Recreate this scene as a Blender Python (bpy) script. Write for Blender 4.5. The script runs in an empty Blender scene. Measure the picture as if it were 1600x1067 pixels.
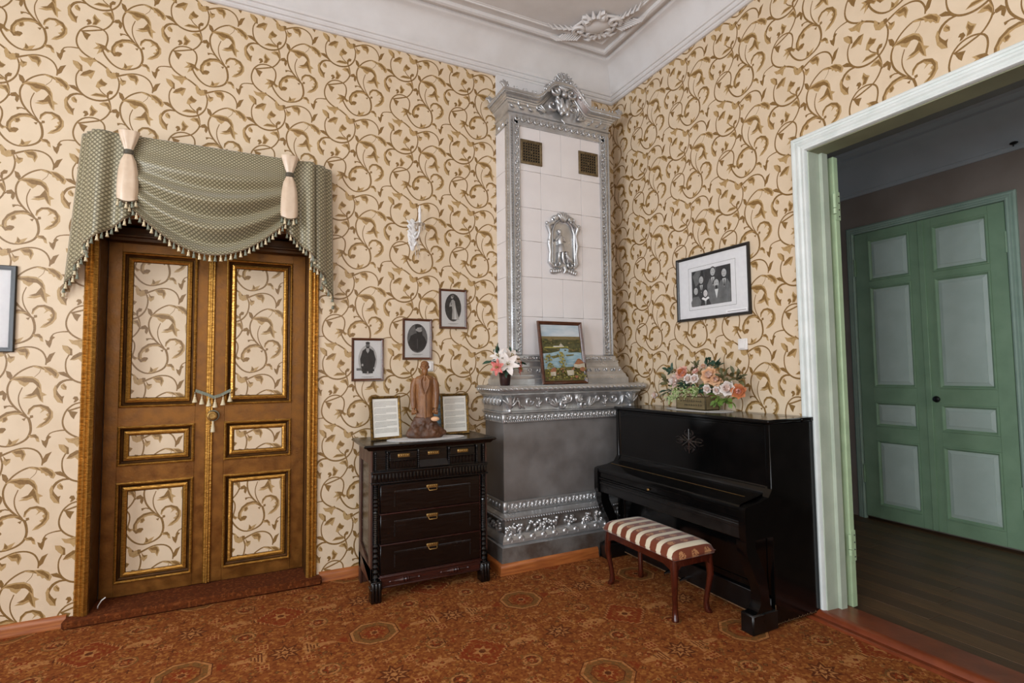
import bpy, bmesh, math, random
import numpy as np
from mathutils import Vector, Matrix, geometry

random.seed(7)
SC = bpy.context.scene
COL = SC.collection
PI = math.pi

# ------------------------------------------------------------------ camera, world, light, exposure
def setup_camera():
    f, yaw, pit, rol = 824.27, 0.456427, 0.056003, -0.011132
    loc = Vector((-3.21087, -4.19599, 1.53))
    F = Vector((math.sin(yaw)*math.cos(pit), math.cos(yaw)*math.cos(pit), math.sin(pit)))
    R = Vector((math.cos(yaw), -math.sin(yaw), 0)); U = R.cross(F)
    R2 = R*math.cos(rol) + U*math.sin(rol); U2 = -R*math.sin(rol) + U*math.cos(rol)
    cd = bpy.data.cameras.new('camera'); cd.sensor_width = 36; cd.lens = f/1600*36
    cd.clip_start = 0.05; cd.clip_end = 60
    c = bpy.data.objects.new('camera', cd); COL.objects.link(c)
    m = Matrix((R2, U2, -F)).transposed().to_4x4(); m.translation = loc
    c.matrix_world = m
    SC.camera = c
setup_camera()

def lin(c):
    if isinstance(c, str):
        c = tuple(int(c[i:i+2], 16)/255 for i in (0, 2, 4))
    return tuple((x/12.92 if x <= .04045 else ((x+.055)/1.055)**2.4) for x in c) + (1.0,)

w = bpy.data.worlds.new('world'); SC.world = w; w.use_nodes = True
w.node_tree.nodes['Background'].inputs[0].default_value = (.62, .76, 1.0, 1)
w.node_tree.nodes['Background'].inputs[1].default_value = 0.6

def area(name, loc, target, sx, sy, power, color):
    l = bpy.data.lights.new(name, 'AREA'); l.shape = 'RECTANGLE'; l.size = sx; l.size_y = sy
    l.energy = power; l.color = color
    o = bpy.data.objects.new(name, l); COL.objects.link(o)
    o.location = loc
    o.rotation_euler = (Vector(target)-Vector(loc)).to_track_quat('-Z', 'Y').to_euler()
    return o
# daylight standing in the window openings (left wall x = -6.6, back wall y = -6.4, hall end)
DAY = (.84, .92, 1.0)
area('window_daylight', (-6.72, -2.55, 2.3), (0, -2.55, 1.8), 1.3, 2.7, 215, DAY)
area('window_daylight', (-6.72, -4.95, 2.3), (0, -4.95, 1.8), 1.3, 2.7, 250, DAY)
area('window_daylight', (-5.0, -6.52, 2.3), (-5.0, 0, 1.9), 1.3, 2.7, 75, DAY)
area('window_daylight', (-2.4, -6.52, 2.3), (-2.4, 0, 1.9), 1.3, 2.7, 75, DAY)
area('hall_daylight', (1.3, -6.3, 1.9), (1.5, 0, 1.2), 1.5, 2.2, 34, (.93, 1.0, .97))
SC.view_settings.view_transform = 'Standard'
SC.view_settings.look = 'None'
SC.view_settings.exposure = -0.5
SC.view_settings.gamma = 1.0
SC.view_settings.use_curve_mapping = False
try:
    SC.cycles.use_denoising = True
    SC.cycles.max_bounces = 8
    SC.cycles.diffuse_bounces = 5
except Exception:
    pass

# ------------------------------------------------------------------ materials
MATS = {}
def mat(name, c1, c2=None, rough=.5, metal=0., scale=20., amt=1., stretch=None, bump=0., bscale=None,
        rvar=.0, coat=0., sheen=0., trans=0., emit=None, spec=.5, coord='Object', lo=.35, hi=.65):
    m = bpy.data.materials.new(name); m.use_nodes = True
    nt = m.node_tree; n = nt.nodes; L = nt.links
    b = n['Principled BSDF']
    tc = n.new('ShaderNodeTexCoord')
    mp = n.new('ShaderNodeMapping'); mp.inputs['Scale'].default_value = stretch or (1, 1, 1)
    L.new(tc.outputs[coord], mp.inputs['Vector'])
    nz = n.new('ShaderNodeTexNoise'); nz.inputs['Scale'].default_value = scale
    nz.inputs['Detail'].default_value = 4.
    L.new(mp.outputs[0], nz.inputs['Vector'])
    rp = n.new('ShaderNodeValToRGB')
    rp.color_ramp.elements[0].position = lo; rp.color_ramp.elements[1].position = hi
    rp.color_ramp.elements[0].color = lin(c1); rp.color_ramp.elements[1].color = lin(c2 or c1)
    L.new(nz.outputs['Fac'], rp.inputs[0])
    L.new(rp.outputs[0], b.inputs['Base Color'])
    b.inputs['Roughness'].default_value = rough; b.inputs['Metallic'].default_value = metal
    b.inputs['Specular IOR Level'].default_value = spec
    if rvar:
        mr = n.new('ShaderNodeMapRange'); mr.inputs[3].default_value = max(0, rough-rvar); mr.inputs[4].default_value = min(1, rough+rvar)
        mr.inputs[1].default_value = .3; mr.inputs[2].default_value = .7
        L.new(nz.outputs['Fac'], mr.inputs[0]); L.new(mr.outputs[0], b.inputs['Roughness'])
    if coat: b.inputs['Coat Weight'].default_value = coat; b.inputs['Coat Roughness'].default_value = .08
    if sheen: b.inputs['Sheen Weight'].default_value = sheen
    if trans: b.inputs['Transmission Weight'].default_value = trans
    if emit:
        b.inputs['Emission Color'].default_value = lin(emit[0]); b.inputs['Emission Strength'].default_value = emit[1]
    if bump:
        bp = n.new('ShaderNodeBump'); bp.inputs['Strength'].default_value = bump; bp.inputs['Distance'].default_value = .01
        src = nz
        if bscale:
            src = n.new('ShaderNodeTexNoise'); src.inputs['Scale'].default_value = bscale; src.inputs['Detail'].default_value = 5
            L.new(mp.outputs[0], src.inputs['Vector'])
        L.new(src.outputs['Fac'], bp.inputs['Height']); L.new(bp.outputs[0], b.inputs['Normal'])
    MATS[name] = m
    return m

mat('paper', 'd2bda0', 'd8c4a8', rough=.5, scale=6, bump=.08, bscale=60, spec=.4)
mat('print_dark', '765628', '856433', rough=.42, scale=90)
mat('print_light', 'a58656', 'b39463', rough=.45, scale=90)
mat('plaster', 'cfcccb', 'd6d3d2', rough=.8, scale=3, bump=.05, bscale=80)
mat('stucco', 'd6d3d1', 'cfcbc8', rough=.8, scale=5, bump=.05, bscale=120)
mat('plain_wall', 'cdb394', 'd4bb9d', rough=.6, scale=4)
mat('base_wood', 'a8622e', '8a4a20', rough=.42, scale=6, stretch=(1, 1, 14), bump=.05)
mat('threshold_paint', '6a2f17', '7d3b1e', rough=.33, scale=9, bump=.1, bscale=30)
mat('gold_paint', '6b4214', '84551c', rough=.42, metal=.55, scale=14, rvar=.1, bump=.12, bscale=60)
mat('gold_dark', '42280c', '5c3a12', rough=.45, metal=.5, scale=9, rvar=.12, bump=.12, bscale=50)
mat('gold_bright', 'cc9a4a', '966828', rough=.34, metal=.75, scale=30, rvar=.12, bump=.25, bscale=45, stretch=(1, 1, 4))
mat('silver', 'c4c5c6', 'b0afae', rough=.33, metal=.72, scale=9, rvar=.08, bump=.12, bscale=70)
mat('silver_sheet', '7a7572', '8b8886', rough=.5, metal=.45, scale=5, rvar=.12, bump=.06, bscale=120)
mat('silver_worn', '85827e', '5c5048', rough=.45, metal=.5, scale=7, rvar=.1, bump=.3, bscale=35)
mat('stove_tile', 'd9d4d3', 'dedad9', rough=.45, scale=4, bump=.03, bscale=60)
mat('joint', '9b9088', '8b8078', rough=.9, scale=40)
mat('brass_dark', '86765a', '6a5a40', rough=.45, metal=.7, scale=60, rvar=.1)
mat('notch', '1c1816', '2a2422', rough=.14, scale=30)
mat('hole_shade', '060505', rough=.9)
mat('black_lacquer', '060606', '090808', rough=.15, scale=8, rvar=.05, spec=.35)
mat('black_satin', '080707', '0d0b0b', rough=.34, scale=14, rvar=.08)
mat('worn_edge', '7a5a3c', '4a3422', rough=.6, scale=60)
mat('brass', 'a88650', '8a6a38', rough=.35, metal=.8, scale=40)
mat('chrome', 'c8c8ca', rough=.15, metal=1.)
mat('chest_wood', '070505', '0d0807', rough=.22, scale=7, stretch=(1, 1, 12), rvar=.06, bump=.04)
mat('chest_side', '4a2d22', '38211a', rough=.4, scale=7, stretch=(4, 4, .6), rvar=.08, bump=.08)
mat('chest_red', '3a1a14', '2a120e', rough=.28, scale=9, stretch=(1, 8, 8), rvar=.08)
mat('mahogany', '4a1c10', '35120a', rough=.25, scale=8, stretch=(5, 5, .7), coat=.3)
mat('frame_wood', '5a3018', '42220f', rough=.3, scale=20, stretch=(1, 1, 5), coat=.3)
mat('frame_gold', '8a6a30', '4a3818', rough=.4, metal=.6, scale=60, bump=.4, bscale=150)
mat('frame_black', '171513', '201c19', rough=.35, scale=20)
mat('mat_board', 'e8e4e6', 'ece9ea', rough=.9, scale=30)
mat('photo_paper', 'e9e8e9', 'eeedee', rough=.6, scale=10)
mat('ph_dark', '2c2b2c', '3a393a', rough=.6, scale=30)
mat('ph_mid', '6c6b6b', '7c7b7b', rough=.6, scale=30)
mat('ph_back', '4a494a', '605f60', rough=.6, scale=15)
mat('ph_light', 'b9b7b6', 'c8c6c5', rough=.6, scale=30)
mat('ph_white', 'dddcdb', rough=.6)
mat('ink', '77756f', '8a8882', rough=.8, scale=200)
mat('doc_paper', 'ebe8e2', 'f0ede8', rough=.7, scale=10)
mat('blue_paper', '6f94a8', '8fb0c0', rough=.7, scale=14)
mat('carved_wood', '6a4220', '875a30', rough=.42, scale=9, stretch=(3, 3, .8), bump=.35, bscale=55)
mat('carved_dark', '3e2412', '583419', rough=.5, scale=14, bump=.6, bscale=40)
mat('doily', 'dcdad8', 'c8c6c4', rough=.9, scale=120, bump=.5, bscale=300)
mat('plate_white', 'dedad6', 'e6e3df', rough=.35, scale=10)
mat('sconce_white', 'e6e4e2', 'd6d4d2', rough=.4, scale=30, bump=.2, bscale=120)
mat('crystal', 'e6dccf', rough=.08, trans=.6)
mat('satin', 'd3bda4', 'c8ae92', rough=.32, scale=14, sheen=.3, spec=.7)
mat('lining', 'b9b3a6', '9a9488', rough=.5, scale=20)
mat('braid', '7d6a50', '5f503c', rough=.8, scale=200, bump=.5)
mat('tassel_cream', 'd6c8a8', 'c2b08a', rough=.7, scale=120)
mat('tassel_sage', '7f8372', '6b6f60', rough=.7, scale=120)
mat('green_paint', '7d9a7c', '88a586', rough=.42, scale=5, bump=.06, bscale=50)
mat('green_light', 'a6bb95', 'afc49e'
    , rough=.42, scale=12, bump=.2, bscale=40)
mat('panel_grey', 'b4c4ba', 'bccbc2', rough=.45, scale=6, bump=.05, bscale=50)
mat('hall_casing', '8fa596', '99ae9f', rough=.45, scale=8)
mat('casing_white', 'd3dad6', 'dee3e0', rough=.42, scale=10, bump=.12, bscale=40)
mat('jamb_grey', 'a6b09e', 'b2bba9', rough=.5, scale=6, bump=.1, bscale=50)
mat('soffit_olive', '8a8c70', '7e8066', rough=.6, scale=5)
mat('hall_wall', '86796f', '8f837a', rough=.8, scale=3)
mat('hall_ceiling', '8a8a84', '92928c', rough=.9, scale=3)
mat('hall_cove', 'a8aeb2', 'b0b6ba', rough=.8, scale=3)
mat('plank', '4a3420', '6b4c2e', rough=.45, scale=5, stretch=(9, .7, 1), bump=.06, lo=.3, hi=.75)
mat('plank_b', '402c1c', '5a4028', rough=.45, scale=5, stretch=(9, .7, 1), bump=.06, lo=.3, hi=.75)
mat('sub_floor', '33251a', rough=.8)
mat('glass_pane', 'dfe8ee', rough=.03, trans=1.)
mat('window_white', 'dcdcd8', rough=.5)
mat('bulb', 'fff0d0', emit=('ffd9a0', 14.))
mat('petal_white', 'e6dfda', 'd9cdc4', rough=.6, scale=20, sheen=.2)
mat('petal_pink', 'd99b8a', 'e6b9a8', rough=.6, scale=25)
mat('petal_pale', 'dcc0b2', 'e6d2c8', rough=.6, scale=25)
mat('petal_peach', 'd8a57a', 'e0b994', rough=.6, scale=25)
mat('petal_orange', 'b8683c', 'cc8458', rough=.6, scale=25)
mat('petal_spot', 'c0504a', 'd98a80', rough=.6, scale=60)
mat('petal_brown', '4a3028', '6a4a3c', rough=.7, scale=40)
mat('leaf_dark', '1f3a2c', '2f4f3a', rough=.5, scale=20)
mat('leaf_green', '4a6428', '6c8a3a', rough=.5, scale=20)
mat('leaf_olive', '4a4a2c', '5f5c38', rough=.6, scale=20)
mat('berry', '9ab070', 'c0cc98', rough=.5, scale=40)
mat('stamen', '8a7a30', rough=.6)
mat('pot_brown', '34201c', '28181a', rough=.35, scale=10)
mat('crate_wood', '5f5236', '6f6040', rough=.7, scale=12, stretch=(1, 1, 6), bump=.1)
mat('crate_ink', '2a2418', rough=.8)
mat('sky_paint', '9db0bc', 'c0c8cc', rough=.5, scale=5, stretch=(1, 1, 4))
mat('oil_forest', '3c3e22', '56522c', rough=.5, scale=45)
mat('oil_brown', '6a5a34', '7a6a44', rough=.5, scale=30, stretch=(1, 1, 4))
mat('oil_water', '7c9cab', '9fb5ba', rough=.5, scale=18, stretch=(1, 1, 4))
mat('oil_yellow', 'a89a50', '7a7a3c', rough=.5, scale=60)
mat('oil_green', '7a7238', '55502a', rough=.5, scale=60)
mat('oil_roof', '9c6844', '84543a', rough=.5, scale=40)
mat('oil_white', 'bdb6a4', 'a89f8a', rough=.5, scale=30)
mat('knob_black', '0c0c0d', rough=.3)
mat('step_carpet', '44200f', '54301a', rough=.95, scale=90, bump=.4)

def carpet_mat(name, c1, c2, c3, seed):
    m = bpy.data.materials.new(name); m.use_nodes = True
    nt = m.node_tree; n = nt.nodes; L = nt.links; b = n['Principled BSDF']
    tc = n.new('ShaderNodeTexCoord')
    vo = n.new('ShaderNodeTexVoronoi'); vo.inputs['Scale'].default_value = 75.
    mp = n.new('ShaderNodeMapping'); mp.inputs['Location'].default_value = (seed, seed*.7, 0)
    L.new(tc.outputs['Object'], mp.inputs[0]); L.new(mp.outputs[0], vo.inputs['Vector'])
    rp = n.new('ShaderNodeValToRGB'); rp.color_ramp.interpolation = 'CONSTANT'
    e = rp.color_ramp.elements; e[0].position = 0; e[0].color = lin(c1); e[1].position = .5; e[1].color = lin(c2)
    x = e.new(.8); x.color = lin(c3)
    sep = n.new('ShaderNodeSeparateColor'); L.new(vo.outputs['Color'], sep.inputs[0]); L.new(sep.outputs[0], rp.inputs[0])
    nz = n.new('ShaderNodeTexNoise'); nz.inputs['Scale'].default_value = 320.; nz.inputs['Detail'].default_value = 2
    L.new(mp.outputs[0], nz.inputs['Vector'])
    mx = n.new('ShaderNodeMix'); mx.data_type = 'RGBA'; mx.blend_type = 'MULTIPLY'; mx.inputs[0].default_value = .55
    mr = n.new('ShaderNodeMapRange'); mr.inputs[1].default_value = .3; mr.inputs[2].default_value = .7; mr.inputs[3].default_value = .45; mr.inputs[4].default_value = 1.25
    L.new(nz.outputs['Fac'], mr.inputs[0])
    L.new(rp.outputs[0], mx.inputs[6]); L.new(mr.outputs[0], mx.inputs[7])
    L.new(mx.outputs[2], b.inputs['Base Color'])
    b.inputs['Roughness'].default_value = .95; b.inputs['Specular IOR Level'].default_value = .15
    bp = n.new('ShaderNodeBump'); bp.inputs['Strength'].default_value = .5; bp.inputs['Distance'].default_value = .004
    L.new(nz.outputs['Fac'], bp.inputs['Height']); L.new(bp.outputs[0], b.inputs['Normal'])
    MATS[name] = m
carpet_mat('carpet_ground', '874a20', '763c18', '9c632e', 0)
carpet_mat('carpet_rust', '7d3112', '803a15', '8c4a20', 3)
carpet_mat('carpet_tan', 'a87040', 'b27a46', '92592c', 5)
carpet_mat('carpet_green', '7a5228', '704a24', '8a5628', 7)
carpet_mat('carpet_dark', '612f12', '552910', '743f1c', 9)

def glass_mat():
    m = bpy.data.materials.new('picture_glass'); m.use_nodes = True
    nt = m.node_tree; n = nt.nodes; L = nt.links; n.clear()
    out = n.new('ShaderNodeOutputMaterial'); mx = n.new('ShaderNodeMixShader'); tr = n.new('ShaderNodeBsdfTransparent'); gl = n.new('ShaderNodeBsdfGlossy')
    fr = n.new('ShaderNodeFresnel'); fr.inputs['IOR'].default_value = 1.45
    gl.inputs['Roughness'].default_value = .02; tr.inputs[0].default_value = (.97, .98, .97, 1)
    L.new(fr.outputs[0], mx.inputs[0]); L.new(tr.outputs[0], mx.inputs[1]); L.new(gl.outputs[0], mx.inputs[2]); L.new(mx.outputs[0], out.inputs[0])
    MATS['picture_glass'] = m
glass_mat()
def fabric_mat():
    m = bpy.data.materials.new('diamond_fabric'); m.use_nodes = True
    nt = m.node_tree; n = nt.nodes; L = nt.links; b = n['Principled BSDF']
    uv = n.new('ShaderNodeUVMap'); sp = n.new('ShaderNodeSeparateXYZ'); L.new(uv.outputs[0], sp.inputs[0])
    def M(op, a, bb=None):
        k = n.new('ShaderNodeMath'); k.operation = op
        for i, v in enumerate((a, bb)):
            if v is None: continue
            if isinstance(v, (int, float)): k.inputs[i].default_value = v
            else: L.new(v, k.inputs[i])
        return k.outputs[0]
    s = 36.
    a = M('FRACT', M('MULTIPLY', M('ADD', sp.outputs[0], sp.outputs[1]), s))
    c = M('FRACT', M('MULTIPLY', M('SUBTRACT', sp.outputs[0], sp.outputs[1]), s))
    da = M('ABSOLUTE', M('SUBTRACT', a, .5)); dc = M('ABSOLUTE', M('SUBTRACT', c, .5))
    edge = M('GREATER_THAN', M('MAXIMUM', da, dc), .41)
    dot = M('LESS_THAN', M('ADD', M('MULTIPLY', da, da), M('MULTIPLY', dc, dc)), .03)
    m1 = n.new('ShaderNodeMix'); m1.data_type = 'RGBA'; m1.inputs[6].default_value = lin('8e8566'); m1.inputs[7].default_value = lin('443c2a')
    L.new(edge, m1.inputs[0])
    m2 = n.new('ShaderNodeMix'); m2.data_type = 'RGBA'; m2.inputs[7].default_value = lin('bbb49a')
    L.new(dot, m2.inputs[0]); L.new(m1.outputs[2], m2.inputs[6]); L.new(m2.outputs[2], b.inputs['Base Color'])
    b.inputs['Roughness'].default_value = .42; b.inputs['Sheen Weight'].default_value = .25
    MATS['diamond_fabric'] = m
fabric_mat()

def stripe_mat():
    m = bpy.data.materials.new('striped_cushion'); m.use_nodes = True
    nt = m.node_tree; n = nt.nodes; L = nt.links; b = n['Principled BSDF']
    tc = n.new('ShaderNodeTexCoord'); sp = n.new('ShaderNodeSeparateXYZ'); L.new(tc.outputs['Object'], sp.inputs[0])
    def M(op, a, bb=None):
        k = n.new('ShaderNodeMath'); k.operation = op
        for i, v in enumerate((a, bb)):
            if v is None: continue
            if isinstance(v, (int, float)): k.inputs[i].default_value = v
            else: L.new(v, k.inputs[i])
        return k.outputs[0]
    per = .0995
    fr = M('FRACT', M('ADD', M('DIVIDE', sp.outputs[1], per), .437))
    cream = M('LESS_THAN', fr, .42)
    # oval medallions woven into the rust stripes
    fy = M('FRACT', M('ADD', M('DIVIDE', sp.outputs[0], .105), .5))
    dx = M('MULTIPLY', M('SUBTRACT', fr, .71), 3.4); dy = M('MULTIPLY', M('SUBTRACT', fy, .5), 2.7)
    r2 = M('ADD', M('MULTIPLY', dx, dx), M('MULTIPLY', dy, dy))
    nz = n.new('ShaderNodeTexNoise'); nz.inputs['Scale'].default_value = 110.; L.new(tc.outputs['Object'], nz.inputs['Vector'])
    oval = M('MULTIPLY', M('LESS_THAN', r2, .52), M('GREATER_THAN', nz.outputs['Fac'], .46))
    m1 = n.new('ShaderNodeMix'); m1.data_type = 'RGBA'; m1.inputs[6].default_value = lin('6e3014'); m1.inputs[7].default_value = lin('b07c50')
    L.new(oval, m1.inputs[0])
    m2 = n.new('ShaderNodeMix'); m2.data_type = 'RGBA'; m2.inputs[7].default_value = lin('d6cbb2')
    L.new(cream, m2.inputs[0]); L.new(m1.outputs[2], m2.inputs[6]); L.new(m2.outputs[2], b.inputs['Base Color'])
    b.inputs['Roughness'].default_value = .45; b.inputs['Sheen Weight'].default_value = .2
    MATS['striped_cushion'] = m
stripe_mat()

# ------------------------------------------------------------------ mesh helpers
class MB:
    def __init__(s): s.v = []; s.f = []; s.m = []; s.M = None
    def add(s, vs, fs, m=0):
        b = len(s.v)
        if s.M is not None: vs = [s.M @ Vector(v) for v in vs]
        s.v += [tuple(v) for v in vs]
        for f in fs: s.f.append(tuple(b+i for i in f)); s.m.append(m)
        return s
    def box(s, x0, x1, y0, y1, z0, z1, m=0, b=0.):
        x0, x1 = min(x0, x1), max(x0, x1); y0, y1 = min(y0, y1), max(y0, y1); z0, z1 = min(z0, z1), max(z0, z1)
        if b <= 0:
            vs = [(x, y, z) for x in (x0, x1) for y in (y0, y1) for z in (z0, z1)]
            return s.add(vs, [(0, 1, 3, 2), (4, 6, 7, 5), (0, 4, 5, 1), (2, 3, 7, 6), (0, 2, 6, 4), (1, 5, 7, 3)], m)
        b = min(b, (x1-x0)*.45, (y1-y0)*.45, (z1-z0)*.45)
        vs = []; idx = {}
        X = (x0, x1); Y = (y0, y1); Z = (z0, z1)
        for i in (0, 1):
            for j in (0, 1):
                for k in (0, 1):
                    sx = b if i == 0 else -b; sy = b if j == 0 else -b; sz = b if k == 0 else -b
                    idx[i, j, k] = len(vs)
                    vs += [(X[i], Y[j]+sy, Z[k]+sz), (X[i]+sx, Y[j], Z[k]+sz), (X[i]+sx, Y[j]+sy, Z[k])]
        I = lambda i, j, k, a: idx[i, j, k]+a
        fs = []
        for i in (0, 1): fs.append([I(i, 0, 0, 0), I(i, 1, 0, 0), I(i, 1, 1, 0), I(i, 0, 1, 0)])
        for j in (0, 1): fs.append([I(0, j, 0, 1), I(1, j, 0, 1), I(1, j, 1, 1), I(0, j, 1, 1)])
        for k in (0, 1): fs.append([I(0, 0, k, 2), I(1, 0, k, 2), I(1, 1, k, 2), I(0, 1, k, 2)])
        for j in (0, 1):
            for k in (0, 1): fs.append([I(0, j, k, 1), I(1, j, k, 1), I(1, j, k, 2), I(0, j, k, 2)])
        for i in (0, 1):
            for k in (0, 1): fs.append([I(i, 0, k, 0), I(i, 1, k, 0), I(i, 1, k, 2), I(i, 0, k, 2)])
        for i in (0, 1):
            for j in (0, 1): fs.append([I(i, j, 0, 0), I(i, j, 1, 0), I(i, j, 1, 1), I(i, j, 0, 1)])
        for q in idx.values(): fs.append([q, q+1, q+2])
        return s.add(vs, fs, m)
    def grid(s, P, m=0, closed=False):
        r = len(P); c = len(P[0]); vs = [p for row in P for p in row]
        fs = []
        for i in range(r-1):
            for j in range(c if closed else c-1):
                k = (j+1) % c
                fs.append((i*c+j, i*c+k, (i+1)*c+k, (i+1)*c+j))
        return s.add(vs, fs, m)
    def lathe(s, prof, o=(0, 0, 0), seg=16, m=0, axis='Z', sq=(1, 1), cap=True):
        P = []
        for r, h in prof:
            row = []
            for k in range(seg):
                a = 2*PI*k/seg; x = r*math.cos(a)*sq[0]; y = r*math.sin(a)*sq[1]
                q = (x, y, h) if axis == 'Z' else ((h, x, y) if axis == 'X' else (x, h, y))
                row.append((o[0]+q[0], o[1]+q[1], o[2]+q[2]))
            P.append(row)
        s.grid(P, m, closed=True)
        if cap:
            s.add(P[0], [tuple(range(seg))], m); s.add(P[-1], [tuple(range(seg))], m)
        return s
    def ell(s, c, r, seg=8, rings=6, m=0, rot=None):
        if isinstance(r, (int, float)): r = (r, r, r)
        vs = []; fs = []
        R = rot
        def pt(x, y, z):
            v = Vector((x*r[0], y*r[1], z*r[2]))
            if R is not None: v = R @ v
            return (c[0]+v.x, c[1]+v.y, c[2]+v.z)
        vs.append(pt(0, 0, 1))
        for i in range(1, rings):
            t = PI*i/rings
            for k in range(seg):
                a = 2*PI*k/seg; vs.append(pt(math.sin(t)*math.cos(a), math.sin(t)*math.sin(a), math.cos(t)))
        vs.append(pt(0, 0, -1)); e = len(vs)-1
        for k in range(seg): fs.append((0, 1+k, 1+(k+1) % seg))
        for i in range(rings-2):
            for k in range(seg):
                a = 1+i*seg+k; b = 1+i*seg+(k+1) % seg
                fs.append((a, a+seg, b+seg, b))
        for k in range(seg): fs.append((e, e-seg+(k+1) % seg, e-seg+k))
        return s.add(vs, fs, m)
    def tube(s, pts, r, seg=6, m=0, cap=True, flat=None):
        pts = [Vector(p) for p in pts]; n = len(pts)
        rs = r if isinstance(r, (list, tuple)) else [r]*n
        if len(rs) != n:
            rs = [np.interp(i/(n-1), np.linspace(0, 1, len(rs)), rs) for i in range(n)]
        P = []; up = None
        for i in range(n):
            t = (pts[min(i+1, n-1)]-pts[max(i-1, 0)])
            if t.length < 1e-9: t = Vector((0, 0, 1))
            t.normalize()
            if up is None: up = Vector((0, 1, 0)) if abs(t.y) < .9 else Vector((1, 0, 0))
            u = (up - t*up.dot(t)); u.normalize(); w_ = t.cross(u); up = u
            fl = flat if flat else 1.
            P.append([tuple(pts[i]+(u*math.cos(2*PI*k/seg)*fl+w_*math.sin(2*PI*k/seg))*rs[i]) for k in range(seg)])
        s.grid(P, m, closed=True)
        if cap: s.add(P[0], [tuple(range(seg))], m); s.add(P[-1], [tuple(range(seg))], m)
        return s
    def prism(s, poly, a0, a1, m=0, plane='xz', cap0=True):
        n = len(poly)
        mk_ = {'xz': lambda p, a: (p[0], a, p[1]), 'yz': lambda p, a: (a, p[0], p[1]), 'xy': lambda p, a: (p[0], p[1], a)}[plane]
        vs = [mk_(p, a0) for p in poly]+[mk_(p, a1) for p in poly]
        fs = [(i, (i+1) % n, n+(i+1) % n, n+i) for i in range(n)]
        fs.append(tuple(range(n, 2*n)))
        if cap0: fs.append(tuple(range(n-1, -1, -1)))
        return s.add(vs, fs, m)
    def frame(s, x0, x1, z0, z1, prof, m=0, mi=None):
        """profile = [(inset, y)], swept round a rectangle in the xz plane with mitred corners"""
        P = []
        for i, y in prof:
            P.append([(x0+i, y, z0+i), (x1-i, y, z0+i), (x1-i, y, z1-i), (x0+i, y, z1-i)])
        for k in range(len(P)-1):
            s.grid(P[k:k+2], mi[k] if mi else m, closed=True)
        return s
    def rows(s, rows_, m=0, mi=None):
        """rows = [(halfwidth, depth, z)]: three-sided moulding (left return, front, right return) from the wall y = 0"""
        P = [[(-w_, 0, z), (-w_, -d, z), (w_, -d, z), (w_, 0, z)] for w_, d, z in rows_]
        for k in range(len(P)-1): s.grid(P[k:k+2], mi[k] if mi else m)
        return s

def mk(name, mb, mats, parent=None, loc=None, rot=None, sharp=38, mods=None, uv=None, label=None, kind=None):
    me = bpy.data.meshes.new(name)
    me.from_pydata(mb.v, [], mb.f)
    if isinstance(mats, str): mats = [mats]
    for k in mats: me.materials.append(MATS[k])
    if len(mats) > 1: me.polygons.foreach_set('material_index', mb.m)
    bm = bmesh.new(); bm.from_mesh(me)
    bmesh.ops.remove_doubles(bm, verts=bm.verts, dist=1e-5)
    bmesh.ops.recalc_face_normals(bm, faces=bm.faces)
    bm.to_mesh(me); bm.free()
    me.polygons.foreach_set('use_smooth', [True]*len(me.polygons))
    me.set_sharp_from_angle(angle=math.radians(sharp))
    o = bpy.data.objects.new(name, me); COL.objects.link(o)
    if parent is not None: o.parent = parent
    if loc: o.location = loc
    if rot: o.rotation_euler = rot
    if label: o['label'] = label
    if kind: o['kind'] = kind
    return o
def share(name, me, parent, loc, rot=None, scale=None, matname=None):
    o = bpy.data.objects.new(name, me); COL.objects.link(o); o.parent = parent; o.location = loc
    if rot: o.rotation_euler = rot
    if scale: o.scale = scale
    return o
def thing(name, label, cat, loc=(0, 0, 0), rz=0., group=None):
    o = bpy.data.objects.new(name, None); COL.objects.link(o); o.location = loc; o.rotation_euler = (0, 0, rz)
    o.empty_display_size = .1
    tag(o, label, cat, group); return o
def tag(o, label=None, cat=None, group=None, kind=None):
    if label: o['label'] = label
    if cat: o['category'] = cat
    if group: o['group'] = group
    if kind: o['kind'] = kind
    return o
def struct(name, label=None, loc=(0, 0, 0), rz=0.):
    o = bpy.data.objects.new(name, None); COL.objects.link(o); o.location = loc; o.rotation_euler = (0, 0, rz)
    o['kind'] = 'structure'
    if label: o['label'] = label
    return o
def catmull(pts, step):
    out = []
    n = len(pts)
    P = [Vector(p) for p in pts]
    for i in range(n-1):
        p0 = P[i-1] if i > 0 else P[i]*2-P[i+1]
        p1, p2 = P[i], P[i+1]
        p3 = P[i+2] if i+2 < n else P[i+1]*2-P[i]
        k = max(1, int(round((p2-p1).length/step)))
        for j in range(k):
            t = j/k
            out.append(.5*((2*p1)+(p2-p0)*t+(2*p0-5*p1+4*p2-p3)*t*t+(3*p1-p0-3*p2+p3)*t*t*t))
    out.append(P[-1]); return out

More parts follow.
